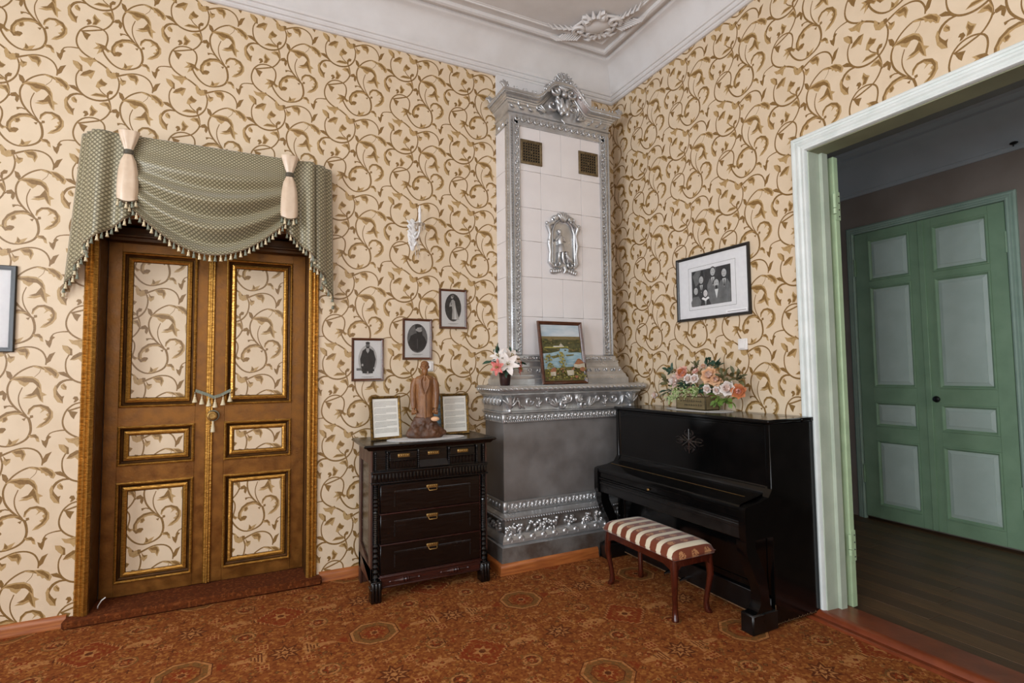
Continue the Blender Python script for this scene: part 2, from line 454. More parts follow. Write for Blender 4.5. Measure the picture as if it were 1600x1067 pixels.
# ------------------------------------------------------------------ printed sheets: a flat mesh cut along the outlines of its print
class Printed:
    def __init__(s, L, polys):
        """L = period; polys = [(material index, [(x, y)..])] in metres; later ones lie over earlier ones"""
        s.L = L
        V = []; Fc = []; ids = []
        for mi, pl in polys:
            if sum(pl[k-1][0]*pl[k][1]-pl[k][0]*pl[k-1][1] for k in range(len(pl))) < 0: pl = pl[::-1]   # counter-clockwise
            xs = [q[0] for q in pl]; ys = [q[1] for q in pl]
            for i in range(math.floor(-max(xs)/L[0]), math.ceil((L[0]-min(xs))/L[0])+1):
                for j in range(math.floor(-max(ys)/L[1]), math.ceil((L[1]-min(ys))/L[1])+1):
                    ox, oy = i*L[0], j*L[1]
                    if max(xs)+ox < 0 or min(xs)+ox > L[0] or max(ys)+oy < 0 or min(ys)+oy > L[1]: continue
                    b = len(V); V += [Vector((x+ox, y+oy)) for x, y in pl]
                    Fc.append(list(range(b, b+len(pl)))); ids.append(mi)
        b = len(V); V += [Vector(q) for q in ((0, 0), (L[0], 0), (L[0], L[1]), (0, L[1]))]
        E = [(f[k-1], f[k]) for f in Fc for k in range(len(f))]+[(b, b+1), (b+1, b+2), (b+2, b+3), (b+3, b)]
        r = geometry.delaunay_2d_cdt(V, E, [], 0, 1e-5, False)
        vs, fs = r[0], r[2]
        C = np.array([[(sum(vs[i].x for i in f)/len(f)), (sum(vs[i].y for i in f)/len(f))] for f in fs])
        M_ = np.zeros(len(fs), int)
        for f, mi in zip(Fc, ids):
            pl = np.array([V[i][:] for i in f])
            k = np.where((C[:, 0] > pl[:, 0].min()) & (C[:, 0] < pl[:, 0].max()) & (C[:, 1] > pl[:, 1].min()) & (C[:, 1] < pl[:, 1].max()))[0]
            if len(k) == 0: continue
            q = C[k]; ins = np.zeros(len(k), bool)
            for i in range(len(pl)):
                (x1, y1), (x2, y2) = pl[i-1], pl[i]
                if y1 == y2: continue
                ins ^= ((y1 > q[:, 1]) != (y2 > q[:, 1])) & (q[:, 0] < (x2-x1)*(q[:, 1]-y1)/(y2-y1)+x1)
            M_[k[ins]] = mi
        keep = (C[:, 0] > 0) & (C[:, 0] < L[0]) & (C[:, 1] > 0) & (C[:, 1] < L[1])
        s.v = [(q.x, q.y, 0.) for q in vs]; s.f = [tuple(f) for f, k in zip(fs, keep) if k]; s.m = [int(q) for q, k in zip(M_, keep) if k]
        s.cache = {}
        s.full = s._clip(0, L[0], 0, L[1])
    def _clip(s, x0, x1, y0, y1):
        key = tuple(round(q, 5) for q in (x0, x1, y0, y1))
        if key in s.cache: return s.cache[key]
        me = bpy.data.meshes.new('tmp'); me.from_pydata(s.v, [], s.f); me.polygons.foreach_set('material_index', s.m)
        bm = bmesh.new(); bm.from_mesh(me); bpy.data.meshes.remove(me)
        for co, no in (((x0, 0, 0), (-1, 0, 0)), ((x1, 0, 0), (1, 0, 0)), ((0, y0, 0), (0, -1, 0)), ((0, y1, 0), (0, 1, 0))):
            bmesh.ops.bisect_plane(bm, geom=bm.verts[:]+bm.edges[:]+bm.faces[:], dist=1e-6, plane_co=co, plane_no=no, clear_outer=True)
        bm.verts.index_update()
        r = (np.array([v.co[:2] for v in bm.verts]).reshape(-1, 2), [tuple(v.index for v in f.verts) for f in bm.faces], [f.material_index for f in bm.faces])
        bm.free(); s.cache[key] = r
        return r
    def fill(s, mb, rect, phase, to3d):
        """cover rect (u0,u1,v0,v1) with the print, phase = where a tile's corner lies"""
        u0, u1, v0, v1 = rect; L = s.L
        i0 = math.floor((u0-phase[0])/L[0]); i1 = math.ceil((u1-phase[0])/L[0])
        j0 = math.floor((v0-phase[1])/L[1]); j1 = math.ceil((v1-phase[1])/L[1])
        for i in range(i0, i1):
            for j in range(j0, j1):
                ou, ov = phase[0]+i*L[0], phase[1]+j*L[1]
                a = (max(0, u0-ou), min(L[0], u1-ou), max(0, v0-ov), min(L[1], v1-ov))
                if a[1]-a[0] < 1e-5 or a[3]-a[2] < 1e-5: continue
                P, fs, ms = s._clip(*a)
                if len(P) == 0: continue
                b = len(mb.v); mb.v += to3d(P[:, 0]+ou, P[:, 1]+ov)
                mb.f += [tuple(b+q for q in f) for f in fs]; mb.m += ms
def ribbon(pts, ws, step=.016):
    P = catmull([(a, b, 0) for a, b in pts], step); n = len(P)
    l = []; r = []
    for i in range(n):
        t = P[min(i+1, n-1)]-P[max(i-1, 0)]; t.normalize(); nn = Vector((-t.y, t.x, 0))
        w_ = np.interp(i/(n-1), np.linspace(0, 1, len(ws)), ws)*.5
        l.append(P[i]+nn*w_); r.append(P[i]-nn*w_)
    return [[tuple(q[:2]) for q in (l[i], l[i+1], r[i+1], r[i])] for i in range(n-1)]

# ------------------------------------------------------------------ wallpaper print (millimetres from the stem joint)
WP_S=[([7, 7, 6, 6],[(0,0),(-36,36),(-70,77),(-92,119),(-101,172),(-93,216),(-67,260),(-30,294),(15,315),(57,309)]),
([2, 2],[(53,306),(46,277),(22,249)]),
([5, 4],[(-88,233),(-92,251)]),
([5, 3.5],[(-8,13),(-29,48),(-45,92),(-47,139),(-32,187)]),
([4, 6],[(-66,69),(-88,77),(-110,72)]),
([7, 12, 10, 6],[(-2,2),(-36,28),(-66,36),(-103,27),(-132,2),(-145,-28),(-146,-54),(-134,-69),(-108,-63)]),
([9, 8, 6, 7, 7],[(1,3),(11,-31),(15,-70),(9,-101),(-5,-127),(-35,-149),(-80,-164),(-117,-162),(-153,-141),(-182,-107),(-201,-71),(-206,-46)]),
([5, 6],[(9,-111),(36,-107)]),
([6, 6, 6, 7, 7],[(320,-36),(329,10),(325,50),(304,75),(264,86),(225,78),(197,56),(178,27),(166,-23),(174,-69),(201,-105),(241,-131),(280,-146),(320,-172),(353,-204),(375,-224)]),
([7, 6, 6],[(189,35),(233,50),(272,64),(308,79),(338,113),(354,148),(355,184),(346,222)]),
([5, 6],[(351,139),(369,153),(390,158)]),
([6, 4, 5],[(182,-82),(139,-86),(106,-99),(91,-129)]),
([9, 7],[(387,388),(361,377),(341,392),(333,421)]),
([8, 6, 6, 5],[(384,392),(427,414),(476,432),(527,429),(565,403),(584,357),(582,323)]),
([5, 6],[(582,336),(599,364)]),
([6, 6, 8, 7, 5, 5],[(387,390),(398,355),(395,306),(379,262),(345,225),(296,207),(248,210),(209,230),(181,267),(171,313),(174,357),(189,392),(187,424)]),
([7, 7],[(205,232),(173,259),(150,273)]),
([6, 4, 4],[(343,231),(327,251),(303,271),(287,302),(292,329)]),
([6, 10, 9, 5],[(213,227),(179,228),(148,211),(129,177),(125,139),(140,112),(162,89)]),
]
WP_P=[(2,[(6,314),(40,318),(84,307),(119,291),(138,263),(132,242),(114,259),(97,264),(88,285),(58,295)]),
(1,[(32,317),(75,310),(101,294),(123,260),(119,246),(97,273),(66,293)]),
(1,[(-112,290),(-90,281),(-79,257),(-87,233),(-105,252)]),
(2,[(-97,226),(-68,251),(-26,256),(13,253),(41,234),(56,201),(60,157),(86,138),(67,131),(69,90),(52,105),(39,131),(9,119),(-30,121),(4,139),(26,165),(38,185),(30,205),(4,223),(-4,208),(-21,190),(-47,209),(-53,223),(-72,231)]),
(1,[(-80,238),(-25,248),(18,240),(45,212),(54,174),(39,193),(18,216),(-25,217),(-42,228)]),
(1,[(-20,136),(14,151),(38,191),(48,166),(59,114),(61,99),(47,123),(35,144),(10,134)]),
(1,[(-115,78),(-98,80),(-103,65),(-112,61)]),
(2,[(-123,3),(-98,14),(-92,-5),(-106,-22),(-115,-9)]),
(2,[(-22,28),(-60,48),(-102,41),(-137,13),(-158,-27),(-161,-64),(-143,-88),(-113,-85),(-100,-63),(-122,-64),(-137,-52),(-135,-27),(-123,-11),(-115,-23),(-97,-5),(-97,14),(-75,23),(-52,23)]),
(1,[(-22,29),(-60,49),(-101,41),(-136,14),(-157,-27),(-160,-64),(-142,-89),(-130,-84),(-149,-61),(-147,-29),(-128,3),(-97,27),(-60,37)]),
(1,[(-142,-66),(-124,-52),(-104,-54),(-99,-64),(-112,-80),(-133,-80)]),
(1,[(-117,4),(-101,10),(-96,-3),(-112,-21)]),
(2,[(52,313),(91,313),(126,291),(143,261),(133,237),(117,244),(112,261),(96,257),(86,275),(72,277),(67,298)]),
(1,[(65,311),(101,303),(130,271),(126,247),(104,275),(82,291)]),
(2,[(-2,23),(0,54),(23,77),(58,82),(94,67),(118,33),(119,-2),(99,-36),(67,-59),(38,-63),(56,-39),(84,-21),(71,-10),(92,3),(84,19),(97,30),(79,45),(54,26),(66,47),(53,65),(32,64),(12,43),(5,20)]),
(1,[(-4,21),(1,53),(24,77),(58,82),(97,64),(110,31),(106,-6),(88,-31),(54,-54),(84,-18),(101,16),(88,49),(58,69),(24,66),(7,41)]),
(1,[(8,15),(23,17),(25,3),(10,-3)]),
(1,[(-30,-4),(-9,2),(-17,-17)]),
(2,[(4,-104),(32,-98),(53,-114),(59,-149),(45,-144),(36,-121),(15,-120)]),
(1,[(10,-104),(40,-100),(56,-128),(40,-123)]),
(2,[(-97,-161),(-88,-145),(-85,-117),(-70,-136),(-35,-120),(-52,-150),(-77,-163)]),
(1,[(-87,-151),(-82,-122),(-68,-144),(-76,-156)]),
(2,[(318,-36),(296,-25),(262,-21),(278,-40),(253,-66),(285,-61),(273,-99),(300,-73),(314,-57),(332,-74),(356,-56),(334,-51)]),
(1,[(322,-31),(295,-24),(277,-23),(293,-43),(281,-55),(299,-53),(295,-83),(315,-54),(331,-66),(342,-59),(328,-47)]),
(1,[(192,36),(213,33),(240,26),(228,5),(221,-18),(207,-1),(200,14)]),
(2,[(245,93),(267,97),(290,135),(272,148),(256,171),(245,143),(251,122)]),
(1,[(247,99),(265,100),(281,133),(267,138),(254,159),(251,140),(259,123)]),
(1,[(216,86),(227,88),(243,104),(235,124),(220,125),(211,111),(223,104)]),
(2,[(294,186),(319,205),(348,206),(358,176),(352,149),(335,174),(314,177)]),
(1,[(318,195),(341,202),(354,175),(351,152),(338,180)]),
(1,[(362,160),(387,171),(404,151),(405,128),(396,106),(385,121),(387,143),(367,140)]),
(1,[(102,-112),(115,-119),(102,-134),(98,-161),(90,-187),(74,-165),(66,-135),(83,-144),(92,-127)]),
(2,[(180,-130),(206,-137),(251,-127),(285,-143),(258,-155),(244,-193),(226,-169),(198,-160)]),
(1,[(204,-149),(248,-134),(282,-145),(266,-131),(262,-123),(253,-138)]),
(1,[(364,-201),(379,-199),(381,-222),(368,-226)]),
(2,[(390,381),(357,368),(333,382),(324,417),(330,446),(346,426),(348,403),(367,416),(381,405)]),
(1,[(378,419),(396,418),(399,395),(380,387)]),
(2,[(398,399),(414,376),(436,375),(433,353),(414,334),(398,354),(405,374)]),
(1,[(400,395),(414,375),(434,373),(417,359),(406,375)]),
(2,[(435,416),(472,429),(496,422),(505,395),(491,355),(479,381),(458,384),(449,399)]),
(1,[(443,416),(486,424),(499,398),(489,369),(484,400),(462,401)]),
(1,[(583,328),(585,361),(598,389),(628,404),(614,373),(605,346)]),
(1,[(134,278),(165,280),(192,255),(205,233),(174,248),(147,261)]),
(2,[(273,297),(282,331),(303,360),(314,344),(336,332),(323,311),(303,303),(288,287)]),
(1,[(287,327),(302,355),(313,340),(334,330),(320,312),(302,316)]),
(2,[(247,232),(274,255),(310,257),(337,244),(324,234),(287,232)]),
(1,[(251,235),(278,252),(324,248),(333,241),(287,239)]),
(1,[(333,236),(333,267),(349,288),(367,285),(363,266),(346,260),(344,237)]),
(2,[(165,82),(138,91),(119,123),(114,172),(125,201),(134,166),(136,135),(156,121),(170,128),(163,108)]),
(1,[(164,84),(146,115),(130,140),(128,175),(142,146),(157,126),(170,130),(164,109)]),
(2,[(151,197),(166,209),(181,186),(179,166),(162,169),(151,181)]),
(1,[(159,201),(178,188),(178,168),(168,184)]),
(2,[(658,446),(685,442),(709,423),(711,385),(699,383),(678,400),(662,422)]),
(1,[(683,443),(709,419),(711,382),(697,382),(700,411)]),
(2,[(698,353),(714,378),(747,403),(777,402),(769,374),(757,341),(741,359),(722,351)]),
(1,[(699,352),(714,380),(747,402),(774,401),(752,379),(727,363)]),
]
WL = (.508, .614)
WALLPAPER = Printed(WL, [(1, q) for ws, pts in WP_S for q in ribbon([(a/1000, b/1000) for a, b in pts], [q/1000*1.55 for q in ws])] +
                    [(2 if s == 2 else 1, [(a/1000, b/1000) for a, b in pts]) for s, pts in WP_P])
PAPER_MATS = ['paper', 'print_dark', 'print_light', 'plaster']

def mk_sheet(name, mb, mats, parent=None, kind=None, label=None):
    me = bpy.data.meshes.new(name); me.from_pydata(mb.v, [], mb.f)
    for k in mats: me.materials.append(MATS[k])
    me.polygons.foreach_set('material_index', mb.m)
    o = bpy.data.objects.new(name, me); COL.objects.link(o)
    if parent is not None: o.parent = parent
    if kind: o['kind'] = kind
    if label: o['label'] = label
    return o

HC = 4.51            # ceiling height
RX, RY = -6.6, -6.4  # far walls of the room
# front wall (y = 0) with the gold door opening
GX0, GX1, GZ = -4.11, -2.845, 2.56
OPEN_Y0, OPEN_Y1, OPEN_Z = -2.04, -3.5, 2.935
mb = MB()
t3 = lambda u, v: list(zip(u.tolist(), [0.]*len(u), v.tolist()))
for r in ((RX, GX0, 0, 4.3), (GX0, GX1, GZ, 4.3), (GX1, 0, 0, 4.3)):
    WALLPAPER.fill(mb, r, (-2.403, 3.119), t3)
for x0, x1, z0, z1 in ((RX-.3, GX0, 0, HC+.1), (GX0, GX1, GZ, HC+.1), (GX1, .15, 0, HC+.1)):
    mb.box(x0, x1, .003, .3, z0, z1, 3)
o = mk_sheet('wall_front', mb, PAPER_MATS, kind='structure', label='cream wallpaper wall with brown scrolling leaves around the gold door')
mb = MB()
t3 = lambda u, v: list(zip([0.]*len(u), (-u).tolist(), v.tolist()))
for r in ((0, -OPEN_Y0, 0, 4.3), (-OPEN_Y0, -OPEN_Y1, OPEN_Z, 4.3), (-OPEN_Y1, -RY, 0, 4.3)):
    WALLPAPER.fill(mb, r, (1.641, 3.71-.614), t3)
for y0, y1, z0, z1 in ((.3, OPEN_Y0, 0, HC+.1), (OPEN_Y0, OPEN_Y1, OPEN_Z, HC+.1), (OPEN_Y1, RY-.3, 0, HC+.1)):
    mb.box(.003, .15, y1, y0, z0, z1, 3)
mk_sheet('wall_right', mb, PAPER_MATS, kind='structure', label='cream scroll wallpaper wall behind the piano with the open doorway')
# walls behind the camera with their windows
def windowed_wall(name, openings, along):
    """along = 'y' : wall at x = RX ; 'x' : wall at y = RY ; openings = (a0, a1, z0, z1)"""
    mb = MB()
    lo, hi = (RY, 0) if along == 'y' else (RX, 0)
    cuts = sorted(openings); a = lo
    segs = []
    for a0, a1, z0, z1 in cuts:
        segs += [(a, a0, 0, HC), (a0, a1, 0, z0), (a0, a1, z1, HC)]; a = a1
    segs.append((a, hi, 0, HC))
    for a0, a1, z0, z1 in segs:
        if along == 'y': mb.box(RX-.35, RX, a0, a1, z0, z1)
        else: mb.box(a0, a1, RY-.35, RY, z0, z1)
    return mk(name, mb, 'plain_wall', kind='structure')
WIN_L = [(-3.2, -1.9, .9, 3.65), (-5.6, -4.3, .9, 3.65)]
WIN_B = [(-5.65, -4.35, .9, 3.65), (-3.05, -1.75, .9, 3.65)]
windowed_wall('wall_left', WIN_L, 'y'); windowed_wall('wall_back', WIN_B, 'x')
def window(n, a0, a1, z0, z1, along):
    r = struct('window_%d' % n, ('tall white window in the left wall nearer the gold door', 'tall white window in the left wall nearer the back corner', 'tall white window in the back wall nearer the left corner', 'tall white window in the back wall nearer the doorway')[n-1])
    wd = a1-a0
    if along == 'y': r.location = (RX-.2, (a0+a1)/2, 0); r.rotation_euler = (0, 0, PI/2)
    else: r.location = ((a0+a1)/2, RY-.2, 0); r.rotation_euler = (0, 0, PI)
    fr = MB(); fr.frame(-wd/2, wd/2, z0, z1, [(0, .04), (0, -.04), (.06, -.04), (.06, .04), (0, .04)])
    fr.box(-.035, .035, -.03, .03, z0+.05, z1-.05); fr.box(-wd/2+.05, wd/2-.05, -.03, .03, z1-.85, z1-.79)
    mk('window_frame', fr, 'window_white', r)
    s = MB(); s.box(-wd/2-.06, wd/2+.06, -.24, .0, z0-.04, z0, b=.008); mk('window_sill', s, 'window_white', r)
    for x0, x1 in ((-wd/2+.06, -.035), (.035, wd/2-.06)):
        for a, b in ((z0+.06, z1-.85), (z1-.79, z1-.06)):
            s = MB(); s.add([(x0, 0, a), (x1, 0, a), (x1, 0, b), (x0, 0, b)], [(0, 1, 2, 3)]); mk('pane', s, 'picture_glass', r)
window(1, *WIN_L[0], 'y'); window(2, *WIN_L[1], 'y'); window(3, *WIN_B[0], 'x'); window(4, *WIN_B[1], 'x')

# ceiling, cove cornice, ceiling mouldings
mb = MB(); mb.box(RX-.3, .15, RY-.3, .3, HC, HC+.12); mk('ceiling', mb, 'stucco', kind='structure', label='white plaster ceiling with stepped border mouldings')
def ring(rows_, name, n, m='stucco', label=None):
    """rows = [(inset from walls, z)] swept round the room"""
    mb = MB(); P = []
    for i, z in rows_:
        P.append([(-i, -i, z), (RX+i, -i, z), (RX+i, RY+i, z), (-i, RY+i, z)])
    for k in range(len(P)-1): mb.grid(P[k:k+2], 0, closed=True)
    return mk('trim_%d' % n, mb, m, kind='structure', label=label, sharp=30)
cove = [(0, 4.185), (.018, 4.185), (.03, 4.195), (.03, 4.21), (.042, 4.213), (.05, 4.225), (.05, 4.24), (.062, 4.244), (.07, 4.26), (.07, 4.272)]
cove += [(.07+.135*(1-math.cos(a)), 4.272+.21*math.sin(a)) for a in np.linspace(0.15, PI/2, 9)]
cove += [(.212, 4.486), (.222, 4.492), (.222, HC)]
ring(cove, 'cove', 1, label='white plaster cove cornice running round the top of the walls')
ring([(.262, HC), (.262, HC-.012), (.272, HC-.024), (.292, HC-.03), (.31, HC-.024), (.318, HC-.012), (.318, HC)], 'bead', 2, label='rounded white ceiling border moulding nearest the cornice')
ring([(.385, HC), (.385, HC-.014), (.397, HC-.014), (.402, HC-.006), (.412, HC-.004), (.412, HC)], 'bead', 3, label='thin inner white ceiling border moulding by the corner ornament')

# carved plaster corner ornament on the ceiling (leaf spray cartouche)
def corner_ornament():
    r = thing('ceiling_ornament', 'white plaster cartouche with leaf sprays in the ceiling corner', 'moulding', (-.60, -.60, HC))
    r.rotation_euler = (PI, 0, 0)   # local +z hangs down into the room
    # local frame: x = world x, y = -world y ; corner lies towards (+1, -1)
    d = Vector((1, -1, 0)).normalized(); t = Vector((1, 1, 0)).normalized()
    P = lambda a, b, h=0.: tuple(d*a+t*b+Vector((0, 0, h)))
    mb = MB()
    mb.M = Matrix.Rotation(-PI/4, 4, 'Z')
    mb.ell((.02, 0, .0), (.10, .145, .05), 14, 8)
    mk('shield', mb, 'stucco', r)
    mb = MB()
    def scroll(c, r0, a0, turns, rad, sg):
        pts = []
        for i in range(18):
            q = i/17; a = a0+sg*turns*2*PI*q; rr = r0*(1-.75*q)
            pts.append(P(c[0]+rr*math.cos(a), c[1]+rr*math.sin(a), .02+.012*q))
        mb.tube(pts, [rad, rad*1.2, rad*.7], 6)
    for s in (1, -1):
        scroll((.0, .15*s), .06, PI*.2*s, 1.1, .019, s)
        scroll((.10, .07*s), .05, -PI*.3*s, 1.0, .017, -s)
        scroll((-.09, .08*s), .05, PI*.9*s, .9, .017, s)
        mb.tube([P(.12, .0, .02), P(.13, .05*s, .025), P(.10, .12*s, .025), P(.03, .17*s, .02), P(-.06, .16*s, .02), P(-.11, .08*s, .02)], .012, 6)
        for k in range(9):   # leaf spray along the border
            q = k/8; a0 = .10+.02*q; b0 = .13+.17*q
            mb.tube([P(.075-.045*q, b0*s, .01), P(.085-.06*q+.03, (b0+.07)*s, .03), P(.05-.10*q+.03, (b0+.14)*s, .018)], [.006, .017, .003], 6, flat=.6)
            if k % 2 == 0:
                mb.tube([P(.0-.05*q, (b0)*s, .012), P(-.02-.08*q, (b0+.06)*s, .028), P(-.06-.10*q, (b0+.09)*s, .012)], [.006, .015, .003], 6, flat=.6)
    for k in range(5):
        a = (k-2)*.42
        mb.tube([P(-.09, 0, .02), P(-.13*math.cos(a)-.01, .13*math.sin(a)*.8, .04), P(-.17*math.cos(a)-.01, .18*math.sin(a)*.8, .015)], [.012, .02, .004], 6)
        mb.tube([P(.11, 0, .02), P(.15, .05*(k-2), .035), P(.17, .075*(k-2), .01)], [.01, .016, .003], 6)
    mk('leaf_scrollwork', mb, 'stucco', r)
corner_ornament()

# floors
mb = MB(); mb.box(RX-.3, .15, RY-.3, .3, -.12, -.006)
mk('floor', mb, 'sub_floor', kind='structure')
hf = struct('floor_hall', 'dark brown laminate boards of the hall beyond the doorway')
mb = MB(); mb.box(.15, 2.75, RY-.3, 1.5, -.12, -.012); mk('sub_floor', mb, 'sub_floor', hf)
pw = .145
ends = {}
for i in range(17):
    x0 = .2+i*pw; yy = 1.45-(i*.61 % 1.3); k = 0
    while yy > -5.6:
        y2 = max(yy-1.29, -6.2)
        mb = MB(); mb.box(-pw/2+.0012, pw/2-.0012, -(yy-y2)/2+.001, (yy-y2)/2-.001, -.012, 0, b=.0015)
        key = (round(yy-y2, 2), (i*3+k*2) % 2)
        if key not in ends:
            ends[key] = mk('plank', mb, 'plank' if key[1] else 'plank_b', hf, loc=(x0+pw/2, (yy+y2)/2, 0)).data
        else: share('plank', ends[key], hf, (x0+pw/2, (yy+y2)/2, 0))
        yy = y2; k += 1

# carpet: printed octagons, stepped medallions, stars and hooks
def ngon(cx, cy, r, n, a0=0., sx=1., sy=1.): return [(cx+r*sx*math.cos(a0+2*PI*k/n), cy+r*sy*math.sin(a0+2*PI*k/n)) for k in range(n)]
def star(cx, cy, r, q, n, a0=0.): return [(cx+(r if k % 2 == 0 else q)*math.cos(a0+PI*k/n), cy+(r if k % 2 == 0 else q)*math.sin(a0+PI*k/n)) for k in range(2*n)]
def stepped(cx, cy, r, n):
    q = []; s = r/n
    for a, b in ((1, 1), (-1, 1), (-1, -1), (1, -1)):
        l = []
        for k in range(n): l += [(r-k*s, k*s), (r-k*s, (k+1)*s)]
        pts = [(x, y) for x, y in l]
        if a*b < 0: pts = pts[::-1]
        q += [(cx+a*x, cy+b*y) for x, y in pts]
    out = []
    for p in q:
        if not out or (abs(out[-1][0]-p[0])+abs(out[-1][1]-p[1])) > 1e-6: out.append(p)
    if abs(out[0][0]-out[-1][0])+abs(out[0][1]-out[-1][1]) < 1e-6: out.pop()
    return out
CL = .97
cp = []
G, RU, TA, GR, DK = 0, 1, 2, 3, 4
def rect(x0, x1, y0, y1): return [(x0, y0), (x1, y0), (x1, y1), (x0, y1)]
for (bx, by) in ((0, 0),):
    cp += [(DK, ngon(bx, by, .150, 8, PI/8)), (TA, ngon(bx, by, .143, 8, PI/8)), (GR, ngon(bx, by, .127, 8, PI/8)), (DK, ngon(bx, by, .092, 8, PI/8)), (G, ngon(bx, by, .086, 8, PI/8)),
           (RU, star(bx, by, .075, .042, 8)), (TA, star(bx, by, .038, .02, 8)), (DK, ngon(bx, by, .018, 8))]
    for s in (1, -1):   # tan stepped hooks reaching from the octagon to its neighbours
        cp += [(RU, [(bx+s*.155, by-.045), (bx+s*.215, by), (bx+s*.155, by+.045)])]
        cp += [(TA, [(bx+s*.215, by-.012), (bx+s*.215, by+.012), (bx+s*.34, by+.03), (bx+s*.37, by+.075), (bx+s*.39, by+.075), (bx+s*.385, by+.03), (bx+s*.40, by), (bx+s*.385, by-.03), (bx+s*.39, by-.075), (bx+s*.37, by-.075), (bx+s*.34, by-.03)])]
        for k in range(4):
            cp += [(DK, rect(bx+s*(.318+.017*k)-.004, bx+s*(.318+.017*k)+.004, by-.012-.012*k, by+.012+.012*k))]
cx = CL/2
cp += [(DK, stepped(cx, cx, .155, 6)), (TA, stepped(cx, cx, .147, 6)), (RU, stepped(cx, cx, .135, 6)), (G, stepped(cx, cx, .09, 4)), (RU, stepped(cx, cx, .078, 4)), (TA, star(cx, cx, .06, .03, 6)), (DK, ngon(cx, cx, .02, 8))]
for s in (1, -1):
    cp += [(TA, [(cx+s*.17, cx-.02), (cx+s*.32, cx-.05), (cx+s*.34, cx), (cx+s*.32, cx+.05), (cx+s*.17, cx+.02)])]
    for q in (1, -1):
        cp += [(GR, ngon(cx+s*.20, cx+q*.20, .062, 10)), (TA, ngon(cx+s*.20, cx+q*.20, .052, 10)), (DK, ngon(cx+s*.20, cx+q*.20, .040, 10)), (RU, star(cx+s*.20, cx+q*.20, .036, .018, 6)), (TA, ngon(cx+s*.20, cx+q*.20, .012, 6))]
for ax, ay in ((cx, 0), (0, cx)):
    cp += [(DK, star(ax, ay, .095, .055, 8)), (TA, star(ax, ay, .07, .035, 8)), (DK, star(ax, ay, .045, .025, 8)), (TA, ngon(ax, ay, .018, 8))]
    for s in (1, -1):
        for q in (1, -1):
            kx, ky = ax+s*.115, ay+q*.115
            cp += [(TA, rect(kx-.035, kx+.035, ky-.03, ky+.03))]
            for i in range(3): cp += [(RU, rect(kx-.028+.021*i, kx-.014+.021*i, ky-.023, ky-.004)), (RU, rect(kx-.028+.021*i, kx-.014+.021*i, ky+.004, ky+.023))]
            kx, ky = ax+s*.20, ay+q*.045
            cp += [(RU, star(kx, ky, .035, .016, 5, s*.3)), (TA, ngon(kx, ky, .010, 6))]
for k in range(24):   # running dotted stripes
    u = (k+.5)*CL/24
    for off in (.315, CL-.315): cp += [(TA if k % 2 else GR, ngon(off, u, .011, 4))]
    for off in (.338, CL-.338): cp += [(DK if k % 2 else TA, ngon(off, u, .008, 4))]
rnd = random.Random(31)
busy = [(0, 0, .16), (CL, 0, .16), (0, CL, .16), (CL, CL, .16), (cx, cx, .16), (cx, 0, .1), (cx, CL, .1), (0, cx, .1), (CL, cx, .1)]
for k in range(330):   # small field motifs
    x, y = rnd.random()*CL, rnd.random()*CL
    if any(math.hypot(x-a, y-b) < r+.02 for a, b, r in busy): continue
    t = rnd.choice((G, RU, TA, GR, DK)); q = rnd.random()
    if q < .4: cp += [(rnd.choice((TA, DK)), ngon(x, y, .016, 4)), (rnd.choice((RU, GR)), ngon(x, y, .010, 4))]
    elif q < .7: cp += [(TA, star(x, y, .018, .007, 4, rnd.random())), ]
    else: cp += [(t, rect(x-.02, x+.02, y-.004, y+.004)), (t, rect(x-.004, x+.004, y-.02, y+.02))]
CARPET = Printed((CL, CL), cp)
mb = MB()
t3 = lambda u, v: list(zip(u.tolist(), v.tolist(), [0.]*len(u)))
CARPET.fill(mb, (RX, -.13, RY, 0), (-.605, -.955), t3)
CARPET.fill(mb, (-.13, 0, -1.975, 0), (-.605, -.955), t3)
mb.box(RX, -.13, RY, 0, -.006, -.0005, 4); mb.box(-.13, 0, -1.975, 0, -.006, -.0005, 4)
o = mk_sheet('carpet', mb, ['carpet_ground', 'carpet_rust', 'carpet_tan', 'carpet_green', 'carpet_dark'])
tag(o, 'rust brown wall-to-wall carpet with tan octagons and oriental star motifs', 'carpet')

# baseboards
def board(name, x0, x1, label):
    mb = MB(); mb.prism([(-.001, 0), (-.026, 0), (-.026, .012), (-.020, .026), (-.022, .044), (-.014, .066), (-.001, .072)], x0, x1, plane='yz')
    mk(name, mb, 'base_wood', kind='structure', label=label, sharp=60)
board('baseboard_left', RX, -4.215, 'varnished wooden baseboard left of the gold door')
board('baseboard_front', -2.755, -1.50, 'varnished wooden baseboard between the gold door and the stove')

# ------------------------------------------------------------------ gold double door
door = struct('door_1', 'gold painted panelled double door with wallpaper set into its panels')
SILL = .055
mb = MB()   # casing with reeded mouldings, left and right legs and head
prof = [(0, 0), (0, -.012), (.008, -.02), (.016, -.014), (.022, -.022), (.032, -.034), (.040, -.028), (.048, -.036), (.056, -.044), (.064, -.036), (.072, -.03), (.072, .0)]
def casing(x_out, sg):
    P = [[(x_out+sg*i, y, SILL), (x_out+sg*i, y, 2.56+.085-i)] for i, y in prof]
    mb.grid(P, 0)
    mb.add([(x_out+sg*i, y, SILL) for i, y in prof], [tuple(range(len(prof)))], 0)
casing(-4.182, 1); casing(-2.773, -1)
P = [[(-4.182+i, y, 2.645-i), (-2.773-i, y, 2.645-i)] for i, y in prof]; mb.grid(P, 0)
mk('casing', mb, 'gold_bright', door, sharp=25)
mb = MB()   # jamb lining
mb.box(GX0, GX0+.004, -.005, .2, SILL, GZ); mb.box(GX1-.004, GX1, -.005, .2, SILL, GZ); mb.box(GX0, GX1, -.005, .2, GZ-.004, GZ)
mb.box(GX0, GX1, .26, .29, 0, GZ)
